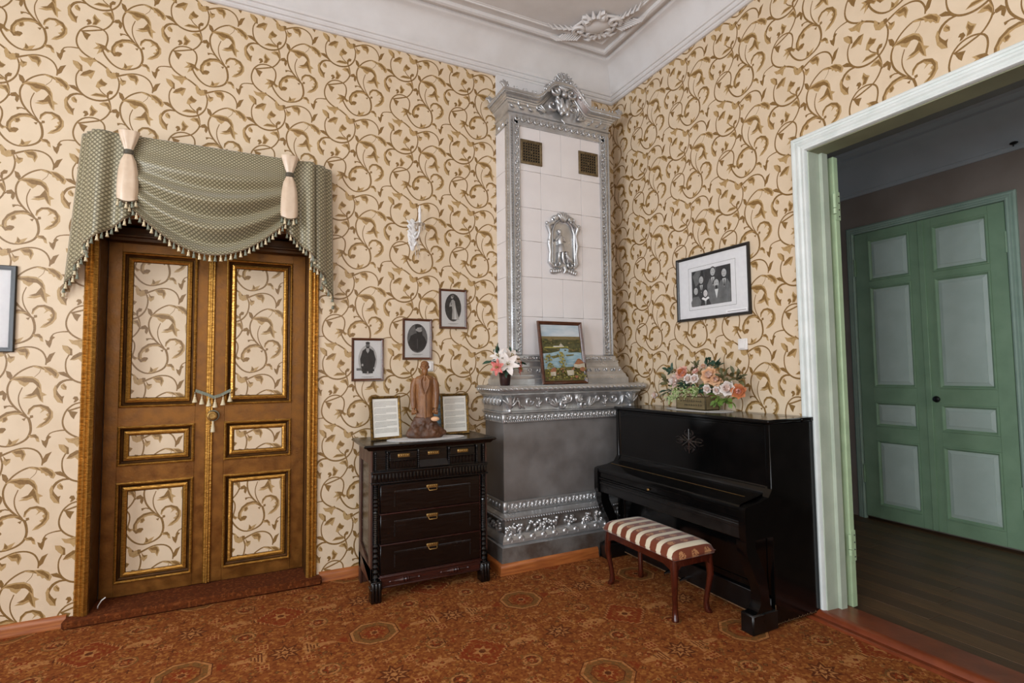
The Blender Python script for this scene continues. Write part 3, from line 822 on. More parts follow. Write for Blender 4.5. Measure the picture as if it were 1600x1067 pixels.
mk('jamb', mb, 'gold_dark', door)
def leaf(x0, x1, z0, z1, panels, outer):
    """panels in world x/z : wallpaper rectangles; frame carries a wide moulding round each"""
    g = .068
    ox = (x0+x1)/2
    stiles = MB(); ys = .2
    zs = sorted({z0, z1})
    # rails and stiles as one frame with openings cut between the panels
    xs0, xs1 = min(p[0] for p in panels)-g, max(p[1] for p in panels)+g
    stiles.box(x0, xs0, ys, ys+.045, z0, z1, b=.002); stiles.box(xs1, x1, ys, ys+.045, z0, z1, b=.002)
    pz = sorted(panels, key=lambda p: p[2]); a = z0
    for p in pz:
        stiles.box(xs0, xs1, ys, ys+.045, a, p[2]-g); a = p[3]+g
    stiles.box(xs0, xs1, ys, ys+.045, a, z1)
    stiles.box(x0, x1, ys+.03, ys+.045, z0, z1)
    lf = mk('door_leaf', stiles, 'gold_paint', door)
    for p in pz:
        m_ = MB()
        m_.frame(p[0]-g, p[1]+g, p[2]-g, p[3]+g, [(0, ys+.002), (.0, ys-.014), (.008, ys-.02), (.016, ys-.012), (.02, ys+.004), (.03, ys+.012), (.036, ys+.004), (.050, ys-.002), (.062, ys+.006), (g, ys+.010)],
                 mi=[0, 0, 0, 1, 1, 1, 0, 0, 1])
        mk('panel_moulding', m_, ['gold_bright', 'gold_dark'], lf, sharp=25)
        w_ = MB()
        WALLPAPER.fill(w_, (p[0]-.004, p[1]+.004, p[2]-.004, p[3]+.004), (p[0]+.19, p[2]+.33), lambda u, v: list(zip(u.tolist(), [ys+.009]*len(u), v.tolist())))
        q = mk_sheet('door_panel', w_, PAPER_MATS[:3], lf)
    return lf
LP = [(-3.957, -3.646, 1.377, 2.311), (-3.957, -3.646, .985, 1.117), (-3.957, -3.646, .214, .741)]
RP = [(-3.325, -3.011, 1.377, 2.311), (-3.325, -3.011, .978, 1.12), (-3.325, -3.011, .214, .738)]
DZ0, DZ1 = .06, 2.55
l1 = leaf(-4.104, -3.487, DZ0, DZ1, LP, -1)
l2 = leaf(-3.483, -2.851, DZ0, DZ1, RP, 1)
mb = MB(); mb.box(-3.513, -3.463, .186, .2, DZ0, DZ1, b=.006); mb.box(-3.496, -3.480, .178, .187, DZ0, DZ1, b=.004)
mk('meeting_strip', mb, 'gold_bright', door)
mb = MB(); mb.box(-4.104, -2.851, .15, .2, 2.44, 2.55, b=.01); mb.box(-4.104, -2.851, .13, .2, 2.47, 2.49, b=.004); mk('head_rail', mb, 'gold_dark', door)
mb = MB(); mb.box(-4.225, -2.74, -.075, .26, 0.001, SILL, b=.012); mk('sill', mb, 'carpet_dark', door, label='raised door sill covered in brown carpet')
mb = MB(); mb.tube([(-4.075, .06, .052), (-4.07, .04, .075), (-4.05, .03, .11), (-4.03, .03, .125)], .0035, 6); tag(mk('loose_wire', mb, 'plate_white'), 'thin pale wire sticking up at the left foot of the gold door', 'wire')
# knob
mb = MB(); mb.lathe([(.012, 0), (.012, -.02), (.028, -.026), (.034, -.034), (.030, -.042), (.022, -.044), (.019, -.038), (0.001, -.038)], (-3.468, .178, 1.235), 20, axis='Y')
mk('door_knob', mb, 'brass', door, label='round brass door knob')

# ------------------------------------------------------------------ right doorway: casing, jamb, threshold, open leaf
dw = struct('trim_4', 'white painted moulded casing round the doorway beside the piano')
mb = MB()
prof = [(0, 0), (0, .018), (.008, .024), (.020, .024), (.024, .018), (.036, .020), (.046, .030), (.060, .034), (.070, .026), (.080, .030), (.090, .036), (.100, .034), (.104, .024), (.104, .0)]
CO = OPEN_Y0+.104
P = [[(-h, CO-i, 0.0), (-h, CO-i, OPEN_Z+.104-i)] for i, h in prof]; mb.grid(P, 0)
P = [[(-h, CO-i, OPEN_Z+.104-i), (-h, OPEN_Y1-.104+i, OPEN_Z+.104-i)] for i, h in prof]; mb.grid(P, 0)
P = [[(-h, OPEN_Y1-.104+i, 0.0), (-h, OPEN_Y1-.104+i, OPEN_Z+.104-i)] for i, h in prof]; mb.grid(P, 0)
mk('casing', mb, 'casing_white', dw, sharp=25)
mb = MB(); mb.box(-.005, .155, OPEN_Y0-.006, OPEN_Y0, 0, OPEN_Z); mb.box(-.005, .155, OPEN_Y1, OPEN_Y1+.006, 0, OPEN_Z)
mb.box(.10, .155, OPEN_Y0-.028, OPEN_Y0-.006, 0, OPEN_Z-.006)
mk('jamb', mb, 'jamb_grey', dw)
mb = MB(); mb.box(-.005, .155, OPEN_Y1, OPEN_Y0, OPEN_Z-.006, OPEN_Z); mk('soffit', mb, 'soffit_olive', dw)
mb = MB()
mb.prism([(-.13, -.005), (-.128, .012), (-.118, .016), (-.105, .010), (-.075, .010), (-.065, .028), (-.04, .038), (-.01, .034), (.2, .022), (.2, -.005)], OPEN_Y1, OPEN_Y0+.06, plane='xz')
th = mk('trim_5', mb, 'threshold_paint', kind='structure', label='red brown painted wooden threshold with rounded nosing in the doorway', sharp=40)

d3 = struct('door_3', 'light green door leaf folded back against the hall wall, seen edge-on')
mb = MB(); mb.box(.205, .25, -2.075, -1.40, .02, 2.92, b=.004)
mk('door_leaf', mb, 'green_light', d3)
for z in (2.59, .40):
    mb = MB(); mb.box(.2035, .2515, -2.079, -2.074, z-.095, z+.095, b=.001)
    for k in range(4): mb.ell((.238, -2.079, z-.07+.045*k), .005, 6, 4, 1)
    mb.lathe([(.011, -.055), (.011, -.02)], (.195, -2.078, z), 8); mb.lathe([(.011, -.016), (.011, .075)], (.195, -2.078, z), 8)
    mk('hinge', mb, ['green_light', 'knob_black'], d3)

# ------------------------------------------------------------------ hall
mb = MB(); mb.box(2.44, 2.7, RY-.3, -2.17, 0, 3.7); mb.box(2.44, 2.7, -.82, 1.5, 0, 3.7); mb.box(2.44, 2.7, -2.17, -.82, 2.94, 3.7); mb.box(2.5, 2.7, -2.17, -.82, 0, 2.94)
mk('wall_hall_far', mb, 'hall_wall', kind='structure')
mb = MB(); mb.box(.15, 2.7, 1.3, 1.5, 0, 3.7); mk('wall_hall_end', mb, 'hall_wall', kind='structure')
mb = MB(); mb.box(.15, 2.7, RY-.5, RY-.3, 0, .8); mb.box(.15, 2.7, RY-.5, RY-.3, 3.1, 3.7); mb.box(2.1, 2.7, RY-.5, RY-.3, .8, 3.1); mb.box(.15, .5, RY-.5, RY-.3, .8, 3.1); mk('wall_hall_window', mb, 'hall_wall', kind='structure')
mb = MB(); mb.box(.15, 2.7, RY-.5, 1.5, 3.66, 3.8); mk('ceiling_hall', mb, 'hall_ceiling', kind='structure')
mb = MB()
pr = [(2.44, 3.31), (2.42, 3.31), (2.405, 3.325), (2.405, 3.34), (2.39, 3.345)]+[(2.39-.20*(1-math.cos(a)), 3.345+.25*math.sin(a)) for a in np.linspace(.1, PI/2, 8)]+[(2.18, 3.60), (2.15, 3.61), (2.15, 3.63), (2.05, 3.635), (2.04, 3.66)]
mb.grid([[(x, RY-.3, z), (x, 1.3, z)] for x, z in pr]); mk('trim_6', mb, 'hall_cove', kind='structure', label='pale blue grey cove cornice of the hall', sharp=30)
mb = MB(); mb.box(1.2, 1.24, -4., .5, 3.648, 3.66); mk('trim_7', mb, 'hall_cove', kind='structure')
mb = MB(); mb.ell((2.36, -2.22, 3.35), (.02, .03, .014), 8, 5); mb.tube([(2.41, -2.2, 3.34), (2.38, -2.21, 3.35), (2.36, -2.22, 3.35)], .006, 6)
tag(mk('cornice_hook', mb, 'knob_black'), 'small dark hook on the hall cornice above the green doors', 'hook')

d2 = struct('door_2', 'green panelled double door with grey panels across the hall')
XF = 2.42
mb = MB()
prof = [(0, 0), (0, .02), (.014, .03), (.03, .024), (.036, .034), (.05, .03), (.06, .036), (.072, .03), (.078, 0)]
Y0, Y1, ZT = -.80, -2.19, 2.985
P = [[(2.44-h, Y0-i, 0), (2.44-h, Y0-i, ZT-i)] for i, h in prof]; mb.grid(P)
P = [[(2.44-h, Y0-i, ZT-i), (2.44-h, Y1+i, ZT-i)] for i, h in prof]; mb.grid(P)
P = [[(2.44-h, Y1+i, 0), (2.44-h, Y1+i, ZT-i)] for i, h in prof]; mb.grid(P)
mk('casing', mb, 'hall_casing', d2, sharp=25)
def green_leaf(ya, yb, panels, x):
    """in a local frame: u = -y (to the right), front towards -x"""
    u0, u1 = -ya, -yb
    fr = MB(); fr.M = Matrix(((0, 1, 0, 0), (-1, 0, 0, 0), (0, 0, 1, 0), (0, 0, 0, 1)))
    g = .03
    z0, z1 = .03, 2.905
    p0, p1 = panels[0][0]-g, panels[0][1]+g
    fr.box(u0, p0, x, x+.04, z0, z1, b=.002); fr.box(p1, u1, x, x+.04, z0, z1, b=.002)
    a = z0
    for p in sorted(panels, key=lambda q: q[2]):
        fr.box(p0, p1, x, x+.04, a, p[2]-g); a = p[3]+g
    fr.box(p0, p1, x, x+.04, a, z1); fr.box(u0, u1, x+.032, x+.04, z0, z1)
    lf = mk('door_leaf', fr, 'green_paint', d2)
    for p in panels:
        m_ = MB(); m_.M = fr.M
        m_.frame(p[0]-g, p[1]+g, p[2]-g, p[3]+g, [(0, x), (.004, x-.008), (.014, x-.008), (.02, x+.004), (g, x+.012)])
        mk('panel_moulding', m_, 'green_paint', lf, sharp=25)
        m_ = MB(); m_.M = fr.M
        m_.frame(p[0], p[1], p[2], p[3], [(0, x+.012), (.028, x+.004), (.03, x)]); 
        i = .03; m_.add([(p[0]+i, x, p[2]+i), (p[1]-i, x, p[2]+i), (p[1]-i, x, p[3]-i), (p[0]+i, x, p[3]-i)], [(0, 1, 2, 3)])
        mk('door_panel', m_, 'panel_grey', lf, sharp=20)
    return lf
pz = [(2.43, 2.80), (1.355, 2.315), (.965, 1.155), (.18, .775)]
a = green_leaf(-.88, -1.475, [(1.04, 1.36, q, s) for q, s in pz], XF)
b = green_leaf(-1.478, -2.11, [(1.605, 1.965, q, s) for q, s in pz], XF)
mb = MB(); mb.box(XF-.014, XF, -1.515, -1.465, .03, 2.905, b=.005); mk('meeting_strip', mb, 'green_paint', d2)
mb = MB(); mb.lathe([(.010, 0), (.010, -.03), (.026, -.034), (.03, -.045), (.026, -.056), (.008, -.062)], (0, 0, 0), 14, axis='X'); k = mk('door_knob', mb, 'knob_black', d2, loc=(XF, -1.565, 1.232), label='round black door knob')
for z in (2.56, .45):
    for y in (-2.112, -.878):
        mb = MB(); mb.lathe([(.009, -.09), (.009, .09)], (XF-.008, y, z), 8); mk('hinge', mb, 'green_paint', d2)

# ------------------------------------------------------------------ valance over the gold door
def uv_grid(name, P, UV, matname, parent, thick=.003, mats=None, flip=False):
    """P, UV: rows of points; a thin cloth with its own thickness"""
    r, c = len(P), len(P[0])
    me = bpy.data.meshes.new(name)
    vs = [tuple(p) for row in P for p in row]
    fs = [(i*c+j, i*c+j+1, (i+1)*c+j+1, (i+1)*c+j) for i in range(r-1) for j in range(c-1)]
    if flip: fs = [f[::-1] for f in fs]
    me.from_pydata(vs, [], fs)
    u = me.uv_layers.new(name='UVMap')
    fl = [UV[vi//c][vi % c] for f in me.polygons for vi in f.vertices]
    u.data.foreach_set('uv', [q for p in fl for q in p])
    for k in (mats or [matname]): me.materials.append(MATS[k])
    me.polygons.foreach_set('use_smooth', [True]*len(me.polygons))
    o = bpy.data.objects.new(name, me); COL.objects.link(o); o.parent = parent
    s = o.modifiers.new('thickness', 'SOLIDIFY'); s.thickness = thick; s.offset = 1
    if mats and len(mats) > 1: s.material_offset = 1
    return o
val = thing('valance', 'sage diamond-patterned swag valance with beige ties and tassel fringe above gold door', 'valance', (-3.44, -.15, 2.3))
VO = Vector((-3.44, -.15, 2.3))
tas = MB()
tas.ell((0, 0, -.006), (.0045, .0045, .006), 6, 4); tas.lathe([(.003, -.012), (.0075, -.016), (.0065, -.021), (.009, -.036), (.011, -.041)], seg=8)
tm = {}
for k in ('tassel_cream', 'tassel_sage'):
    o = mk('tassel', tas, k, val); tm[k] = o.data; bpy.data.objects.remove(o)
tcount = [0]
def tassel(p, s=1.):
    tcount[0] += 1
    share('tassel', tm['tassel_cream' if tcount[0] % 2 else 'tassel_sage'], val, tuple(Vector(p)-VO), rot=(random.uniform(-.1, .1), random.uniform(-.1, .1), 0), scale=(s, s, s))
def along(pts, gap):
    out = []; acc = gap*.5
    for a, b in zip(pts[:-1], pts[1:]):
        l = (b-a).length; 
        while acc <= l: out.append(a+(b-a)*(acc/l)); acc += gap
        acc -= l
    return out
ZT = 3.068
XA, XB = -3.935, -3.0
# swag
nS, nT = 73, 97
P = []; UV = []
for j in range(nT):
    t = j/(nT-1); row = []; uvr = []
    for i in range(nS):
        s = i/(nS-1); k = math.sin(PI*s)
        sag = k**.9 if k > 0 else 0
        ze = ZT-.45*t**.9; zm = ZT-.755*t
        z = ze+(zm-ze)*sag
        # folds fan out from the two knots, deeper towards the bottom
        ph = t**1.1*4.0
        fold = abs((ph % 1.)-.5)*2; fold = fold*fold*(3-2*fold)
        amp = .085*min(1, t*2.0)*(.2+.8*sag)
        y = -.155-.05*math.sin(PI*min(1, t*1.1))*sag-amp*fold-.02*t
        x = XA+(XB-XA)*s
        row.append(Vector((x, y, z))-VO); uvr.append((x, -t*.95))
    P.append(row); UV.append(uvr)
uv_grid('swag', P, UV, None, val, mats=['diamond_fabric', 'lining'], flip=True)
edge = [q+VO for q in P[-1]]
mb = MB(); mb.tube([tuple(q-VO+Vector((0, -.002, 0))) for q in edge], .005, 6); mk('braid', mb, 'braid', val)
for q in along(edge, .031): tassel(q+Vector((0, -.004, -.004)))
# cascading side tails: a pleated sheet folded back and forth, longer towards the outside
def tail(sg, pts, z_in, z_out, name, flare):
    """pts: plan path from the tie outwards [(x, y)]"""
    path = []
    for (a, b) in zip(pts[:-1], pts[1:]):
        n = max(2, int(math.hypot(b[0]-a[0], b[1]-a[1])/.008))
        for k in range(n): path.append(Vector((a[0]+(b[0]-a[0])*k/n, a[1]+(b[1]-a[1])*k/n)))
    path.append(Vector(pts[-1]))
    sm = path[:]
    for _ in range(3): sm = [sm[0]]+[(sm[i-1]+sm[i]*2+sm[i+1])/4 for i in range(1, len(sm)-1)]+[sm[-1]]
    ln = [0.]
    for a, b in zip(sm[:-1], sm[1:]): ln.append(ln[-1]+(b-a).length)
    P = []; UV = []; nT = 24
    for j in range(nT):
        t = j/(nT-1); row = []; uvr = []
        for i, q in enumerate(sm):
            s = ln[i]/ln[-1]
            zb = z_in+(z_out-z_in)*s
            x = q.x+flare*t*s; y = q.y-.022*math.sin(s*26)*(.4+.6*t)*min(1, (1-s)*4)
            z = ZT+(zb-ZT)*t
            row.append(Vector((x, y, z))-VO); uvr.append((ln[i], z))
        P.append(row); UV.append(uvr)
    uv_grid(name, P, UV, None, val, mats=['diamond_fabric', 'lining'], flip=sg > 0)
    e = [q+VO for q in P[-1]]
    m_ = MB(); m_.tube([tuple(q-VO) for q in e], .005, 6); mk('braid', m_, 'braid', val)
    for q in along(e, .033): tassel(q+Vector((0, -.003, -.004)))
tail(-1, [(-3.92, -.150), (-3.985, -.165), (-4.135, -.175), (-4.14, -.155), (-4.10, -.14), (-4.095, -.13), (-4.17, -.125), (-4.175, -.105), (-4.14, -.09), (-4.14, -.08), (-4.20, -.07), (-4.215, -.03), (-4.215, -.006)], 2.545, 2.06, 'tail', -.07)
tail(1, [(-3.015, -.150), (-2.96, -.165), (-2.83, -.17), (-2.825, -.155), (-2.86, -.14), (-2.855, -.13), (-2.75, -.13), (-2.745, -.11), (-2.78, -.09), (-2.775, -.08), (-2.70, -.075), (-2.69, -.03), (-2.69, -.006)], 2.545, 2.06, 'tail', .02)
# satin ties
for xt in (-3.937, -2.997):
    prof = []
    for z, wx in ((3.075, .056), (3.05, .052), (3.0, .036), (2.96, .022), (2.94, .018), (2.92, .022), (2.88, .038), (2.82, .050), (2.74, .055), (2.66, .056), (2.615, .052)):
        prof.append((wx, z))
    P = []
    for wx, z in prof:
        row = []
        for k in range(25):
            a = 2*PI*k/24; rr = 1+.13*math.sin(6*a+.4)*(1 if wx < .05 else .45)
            row.append((xt+wx*math.cos(a)*rr-VO.x, -.205+wx*.42*math.sin(a)*rr-VO.y, z-(.02*math.cos(a)**2*(-1) if z < 2.62 else 0)-VO.z))
        P.append(row)
    mb = MB(); mb.grid(P); tie = mk('tie', mb, 'satin', val, sharp=80, label='beige satin tie gathered by a sage band')
    mb = MB(); mb.lathe([(.020, -.016), (.027, -.012), (.028, 0), (.027, .012), (.020, .016)], (xt-VO.x, -.205-VO.y, 2.94-VO.z), 16, sq=(1, .6)); mk('band', mb, 'diamond_fabric', tie)
    mb = MB(); mb.tube([(xt+.053*math.cos(a)-VO.x, -.205+.024*math.sin(a)-VO.y, 2.615+.02*math.cos(a)**2-VO.z) for a in np.linspace(0, 2*PI, 20)], .004, 5); mk('braid', mb, 'braid', tie)
    for k in range(5):
        a = PI+PI*(k+.5)/5
        tassel((xt+.048*math.cos(a), -.205+.024*math.sin(a), 2.612+.02*math.cos(a)**2))
mb = MB(); mb.box(-4.12-VO.x, -2.84-VO.x, -.14-VO.y, -.003-VO.y, 3.045-VO.z, 3.06-VO.z); mk('shelf_board', mb, 'frame_wood', val)

# fringe strip pinned across the door gap, and the tassel hanging on the knob
fr = thing('fringe_strip', 'short sage tasselled braid pinned in a V across the gold door leaves', 'trim', (-3.46, .165, 1.37))
FO = Vector((-3.46, .165, 1.37))
pts = [(-3.575, 1.405), (-3.50, 1.375), (-3.462, 1.355), (-3.42, 1.368), (-3.352, 1.405)]
mb = MB(); P = [[(x-FO.x, .168-FO.y, z+h-FO.z) for x, z in pts] for h in (0, .022)]; P2 = [[(x-FO.x, .174-FO.y, z+h-FO.z) for x, z in pts] for h in (.022, 0)]
mb.grid(P+P2); mk('braid', mb, 'tassel_sage', fr)
big = MB(); big.tube([(0, 0, .012), (0, 0, -.006)], .0018, 5); big.ell((0, 0, -.012), (.006, .006, .008), 8, 5); big.lathe([(.004, -.018), (.008, -.024), (.010, -.035), (.015, -.052), (.017, -.062)], seg=10)
bo = None
for i, (x, z) in enumerate([(-3.578, 1.395), (-3.535, 1.380), (-3.492, 1.365), (-3.452, 1.355), (-3.402, 1.370), (-3.358, 1.393)]):
    if bo is None: bo = mk('tassel', big, 'tassel_cream', fr, loc=(x-FO.x, 0, z-FO.z)).data
    else: share('tassel', bo, fr, (x-FO.x, 0, z-FO.z))
kt = thing('knob_tassel', 'cream tassel with looped cord hanging from the brass door knob', 'tassel', (-3.462, .15, 1.19))
mb = MB(); mb.tube([(.0+.036*math.cos(a), .012, .045+.036*math.sin(a)) for a in np.linspace(-PI/2, 1.5*PI, 24)], .004, 6); mk('cord', mb, 'tassel_sage', kt)
mb = MB(); mb.lathe([(.003, .008), (.007, .002), (.006, -.010), (.008, -.014), (.010, -.03), (.014, -.052), (.015, -.07)], seg=10); mk('tassel', mb, 'tassel_cream', kt)

# ------------------------------------------------------------------ silver and white stove in the corner
SX = -.772
stove = thing('corner_stove', 'tall white tiled corner stove with silver ornate crown, mantel and plinth', 'stove', (SX, 0, 0))
def spiral(mb, c, y, r0, a0, turns, rad, sg=1, m=0, rise=.0):
    pts = []
    for i in range(16):
        q = i/15; a = a0+sg*turns*2*PI*q; rr = r0*(1-.8*q)
        pts.append((c[0]+rr*math.cos(a), y-rise*q, c[1]+rr*math.sin(a)))
    mb.tube(pts, [rad*.6, rad*1.1, rad*.9, rad*.6], 6, m)
def lf(mb, x, z, y, ang, l, w_, h=.012, m=0):
    R = Matrix.Rotation(-ang, 3, 'Y')
    c = R @ Vector((l/2, 0, 0))
    mb.ell((x+c.x, y, z+c.z), (l/2, h, w_/2), 8, 5, m, rot=R)
def side_leaf(mb, y, z, x, ang, l, w_, h=.012):
    R = Matrix.Rotation(ang, 3, 'X')
    c = R @ Vector((0, -l/2, 0))
    mb.ell((x, y+c.y, z+c.z), (h, l/2, w_/2), 8, 5, 0, rot=R)
# plinth
mb = MB()
mb.rows([(.735, .515, 0.001), (.735, .515, .10), (.725, .505, .19), (.70, .475, .20), (.715, .49, .21), (.712, .488, .232), (.69, .455, .26), (.672, .435, .27), (.672, .435, .37), (.69, .452, .385), (.69, .452, .395), (.665, .425, .408), (.66, .395, .415)],
        mi=[1, 1, 0, 0, 0, 0, 0, 1, 0, 0, 0, 0])
mk('plinth', mb, ['silver', 'silver_worn'], stove)
mb = MB()
for k in range(60): mb.ell((-.672+k*1.344/59, -.452, .378), (.009, .010, .008), 6, 4)
for y in np.linspace(-.42, -.06, 16): mb.ell((-.69, y, .378), (.01, .009, .008), 6, 4)
mk('plinth_beading', mb, 'silver', stove)
rs = MB(); rs.lathe([(.026, .012), (.026, -.006), (.018, -.014), (.010, -.010), (.004, -.012)], (0, 0, 0), 12, axis='Y'); rz = None
for k in range(14):
    if rz is None: rz = mk('rosette', rs, 'silver', stove, loc=(-.65, -.476, .235)).data
    else: share('rosette', rz, stove, (-.65+k*.1, -.476, .235))
def grapes(cx, wd):
    mb = MB()
    for k in range(34):
        x = cx+random.uniform(-wd, wd); q = abs(x-cx)/wd
        z = .345-random.random()*(.115*(1-q)+.03)
        if random.random() < .55: mb.ell((x, -.445-random.random()*.012, z), random.uniform(.011, .017), 7, 5)
        else: lf(mb, x, z, -.445, random.uniform(-2.6, -.4), random.uniform(.045, .08), .028, .013)
    return mk('grape_garland', mb, 'silver', stove)
for cx, wd in ((-.60, .07), (-.33, .13), (-.02, .13), (.29, .13), (.58, .09)): grapes(cx, wd)
mb = MB()
for y in np.linspace(-.38, -.08, 9):
    for k in range(4): mb.ell((-.685, y+random.uniform(-.015, .015), .32+random.uniform(-.045, .03)), random.uniform(.011, .017), 7, 5)
mk('grape_garland', mb, 'silver', stove)
# acanthus bands (lower, under the mantel) : repeated shells
def band(z0, z1, half, d, name, n, ny):
    mb = MB(); h = z1-z0; zc = (z0+z1)/2
    mb.rows([(half, d, z0), (half+.012, d+.012, z0+.004), (half+.012, d+.012, z0+.012), (half, d, z0+.016), (half, d, z1-.016), (half+.012, d+.012, z1-.012), (half+.012, d+.012, z1-.004), (half, d, z1)])
    st = 2*half/n
    for k in range(n):
        x = -half+st*(k+.5)
        mb.ell((x, -d, zc), (st*.26, .016, h*.30), 8, 5)
        spiral(mb, (x-st*.34, zc+h*.06), -d-.006, h*.26, PI*.5, .9, .007)
        lf(mb, x+st*.2, zc-h*.25, -d-.004, 1.0, h*.6, .016, .010)
        mb.ell((x+st*.48, -d-.004, zc+h*.2), .008, 6, 4); mb.ell((x+st*.48, -d-.004, zc-h*.18), .009, 6, 4)
    for k in range(ny):
        y = -d+(d/ny)*(k+.5); mb.ell((-half, y, zc), (.016, d/ny*.3, h*.3), 8, 5); mb.ell((-half-.004, y+d/ny*.45, zc), .009, 6, 4)
    mb.box(-half-.014, -half+.03, -d-.014, -d+.02, z0, z1, b=.006)
    return mk(name, mb, 'silver', stove, sharp=50)
band(.41, .50, .645, .375, 'acanthus_band', 18, 6)
mb = MB(); mb.rows([(.64, .36, .40), (.64, .36, 1.12)]); mk('lower_body', mb, 'silver_sheet', stove, label='smooth dull silver lower body')
band(1.115, 1.19, .645, .372, 'acanthus_band', 20, 6)
mb = MB()
for k in range(70): mb.ell((-.64+k*1.28/69, -.386, 1.13), (.006, .006, .009), 5, 4)
mk('mantel_beading', mb, 'silver', stove)
# mantel with frieze
mb = MB()
mb.rows([(.645, .37, 1.188), (.672, .40, 1.194), (.672, .40, 1.204), (.655, .385, 1.212), (.652, .382, 1.23), (.655, .388, 1.29), (.668, .405, 1.325), (.69, .43, 1.342), (.69, .43, 1.352), (.70, .445, 1.356), (.715, .465, 1.366), (.724, .477, 1.384), (.722, .475, 1.398), (.712, .462, 1.408), (.712, .462, 1.414), (.5, .2, 1.416)])
mk('mantel', mb, 'silver', stove, sharp=45)
mb = MB()
for k in range(32):
    x = -.70+k*1.40/31; mb.ell((x, -.476, 1.384), (.020, .010, .011), 8, 5, rot=Matrix.Rotation(.5, 3, 'Y'))
for k in range(10): mb.ell((-.722, -.45+k*.045, 1.384), (.010, .018, .011), 8, 5)
mk('rope_moulding', mb, 'silver', stove)
mb = MB(); yf = -.388; zc = 1.272
for s in (1, -1):   # centre cartouche, scrolls and palmettes
    spiral(mb, (.06*s, zc+.02), yf-.012, .05, PI*(.5-.3*s), 1.2, .012, s)
    spiral(mb, (.10*s, zc-.03), yf-.010, .04, -PI*.3*s, 1.1, .011, -s)
    for k in range(5): lf(mb, .03*s, zc-.01, yf-.010, (PI/2-s*(.2+.35*k)), .085, .022, .014)
    for k in range(3): lf(mb, .15*s, zc-.05, yf-.006, PI/2-s*(.3+.4*k), .09, .018, .012)
    spiral(mb, (.24*s, zc+.02), yf-.006, .035, PI*(.5+.5*s), 1.1, .008, s)
    mb.tube([(.17*s, yf-.004, zc-.035), (.21*s, yf-.006, zc-.01), (.25*s, yf-.006, zc+.05)], [.004, .008, .004], 6)
    for k in range(4): lf(mb, .33*s, zc-.05+.03*k, yf-.006, PI/2+(-1)**k*.7, .045, .018, .010)
    mb.tube([(.33*s, yf-.003, zc-.055), (.33*s, yf-.006, zc+.055)], .006, 6)
    spiral(mb, (.42*s, zc+.01), yf-.006, .04, PI*(.5+.5*s), 1.2, .009, s)
    lf(mb, .46*s, zc-.05, yf-.004, PI/2-s*.9, .09, .018, .010); lf(mb, .50*s, zc-.05, yf-.006, PI/2-s*.3, .1, .024, .014)
    # corner urn bracket
    mb.lathe([(.012, -.075), (.02, -.06), (.012, -.045), (.028, -.03), (.036, .0), (.034, .03), (.04, .045), (.03, .055)], (.60*s, yf-.010, zc), 12)
    for k in range(5): lf(mb, .60*s, zc-.03, yf-.03, PI/2+(k-2)*.42, .095, .022, .014)
for y in np.linspace(-.33, -.06, 5):   # left return
    for k in range(4): side_leaf(mb, y, zc-.02, -.668, -PI/2+(k-1.5)*.6, .07, .02, .012)
    mb.ell((-.665, y-.02, zc+.02), (.012, .022, .022), 8, 5)
mk('frieze_ornament', mb, 'silver', stove, sharp=60)
# stepped pedestal between mantel and shaft
mb = MB()
mb.rows([(.612, .366, 1.414), (.612, .366, 1.462), (.60, .358, 1.47), (.592, .352, 1.49), (.592, .352, 1.496), (.575, .34, 1.51), (.56, .327, 1.545), (.56, .327, 1.552), (.545, .314, 1.565), (.54, .311, 1.60), (.545, .314, 1.61), (.525, .298, 1.625), (.525, .298, 1.655), (.518, .262, 1.668), (.5, .2, 1.668)])
for k in range(26):
    x = -.53+k*1.06/25; lf(mb, x, 1.52, -.338, PI*.35 if k % 2 else PI*.65, .035, .014, .008)
for k in range(22): 
    x = -.46+k*.92/21; spiral(mb, (x, 1.64), -.302, .017, PI*(k % 2), 1, .005, 1 if k % 2 else -1)
mk('pedestal', mb, 'silver', stove, sharp=40)
# tiled shaft
mb = MB(); mb.box(-.512, .512, -.252, 0, 1.64, 3.72); sh = mk('shaft_core', mb, 'joint', stove)
rowsz = [1.66, 1.99, 2.33, 2.64, 2.93, 3.25, 3.64]
tiles = {}
def tile(x0, x1, z0, z1):
    key = (round(x1-x0, 3), round(z1-z0, 3))
    if key not in tiles:
        m_ = MB(); m_.box(-key[0]/2+.0009, key[0]/2-.0009, -.008, .002, -key[1]/2+.0009, key[1]/2-.0009, b=.002); tiles[key] = mk('tile', m_, 'stove_tile', stove, loc=((x0+x1)/2, -.252, (z0+z1)/2)).data
    else: share('tile', tiles[key], stove, ((x0+x1)/2, -.252, (z0+z1)/2))
for r, (z0, z1) in enumerate(zip(rowsz[:-1], rowsz[1:])):
    xs = [-.42, -.21, 0, .21, .42] if r % 2 == 1 else [-.42, -.21, .21, .42]
    for a, b in zip(xs[:-1], xs[1:]): tile(a, b, z0, z1)
sidet = {}
for r, (z0, z1) in enumerate(zip(rowsz[:-1], rowsz[1:])):
    m_ = MB(); m_.box(-.518, -.51, -.262, 0, z0+.0009, z1-.0009, b=.002); mk('side_tile', m_, 'stove_tile', stove)
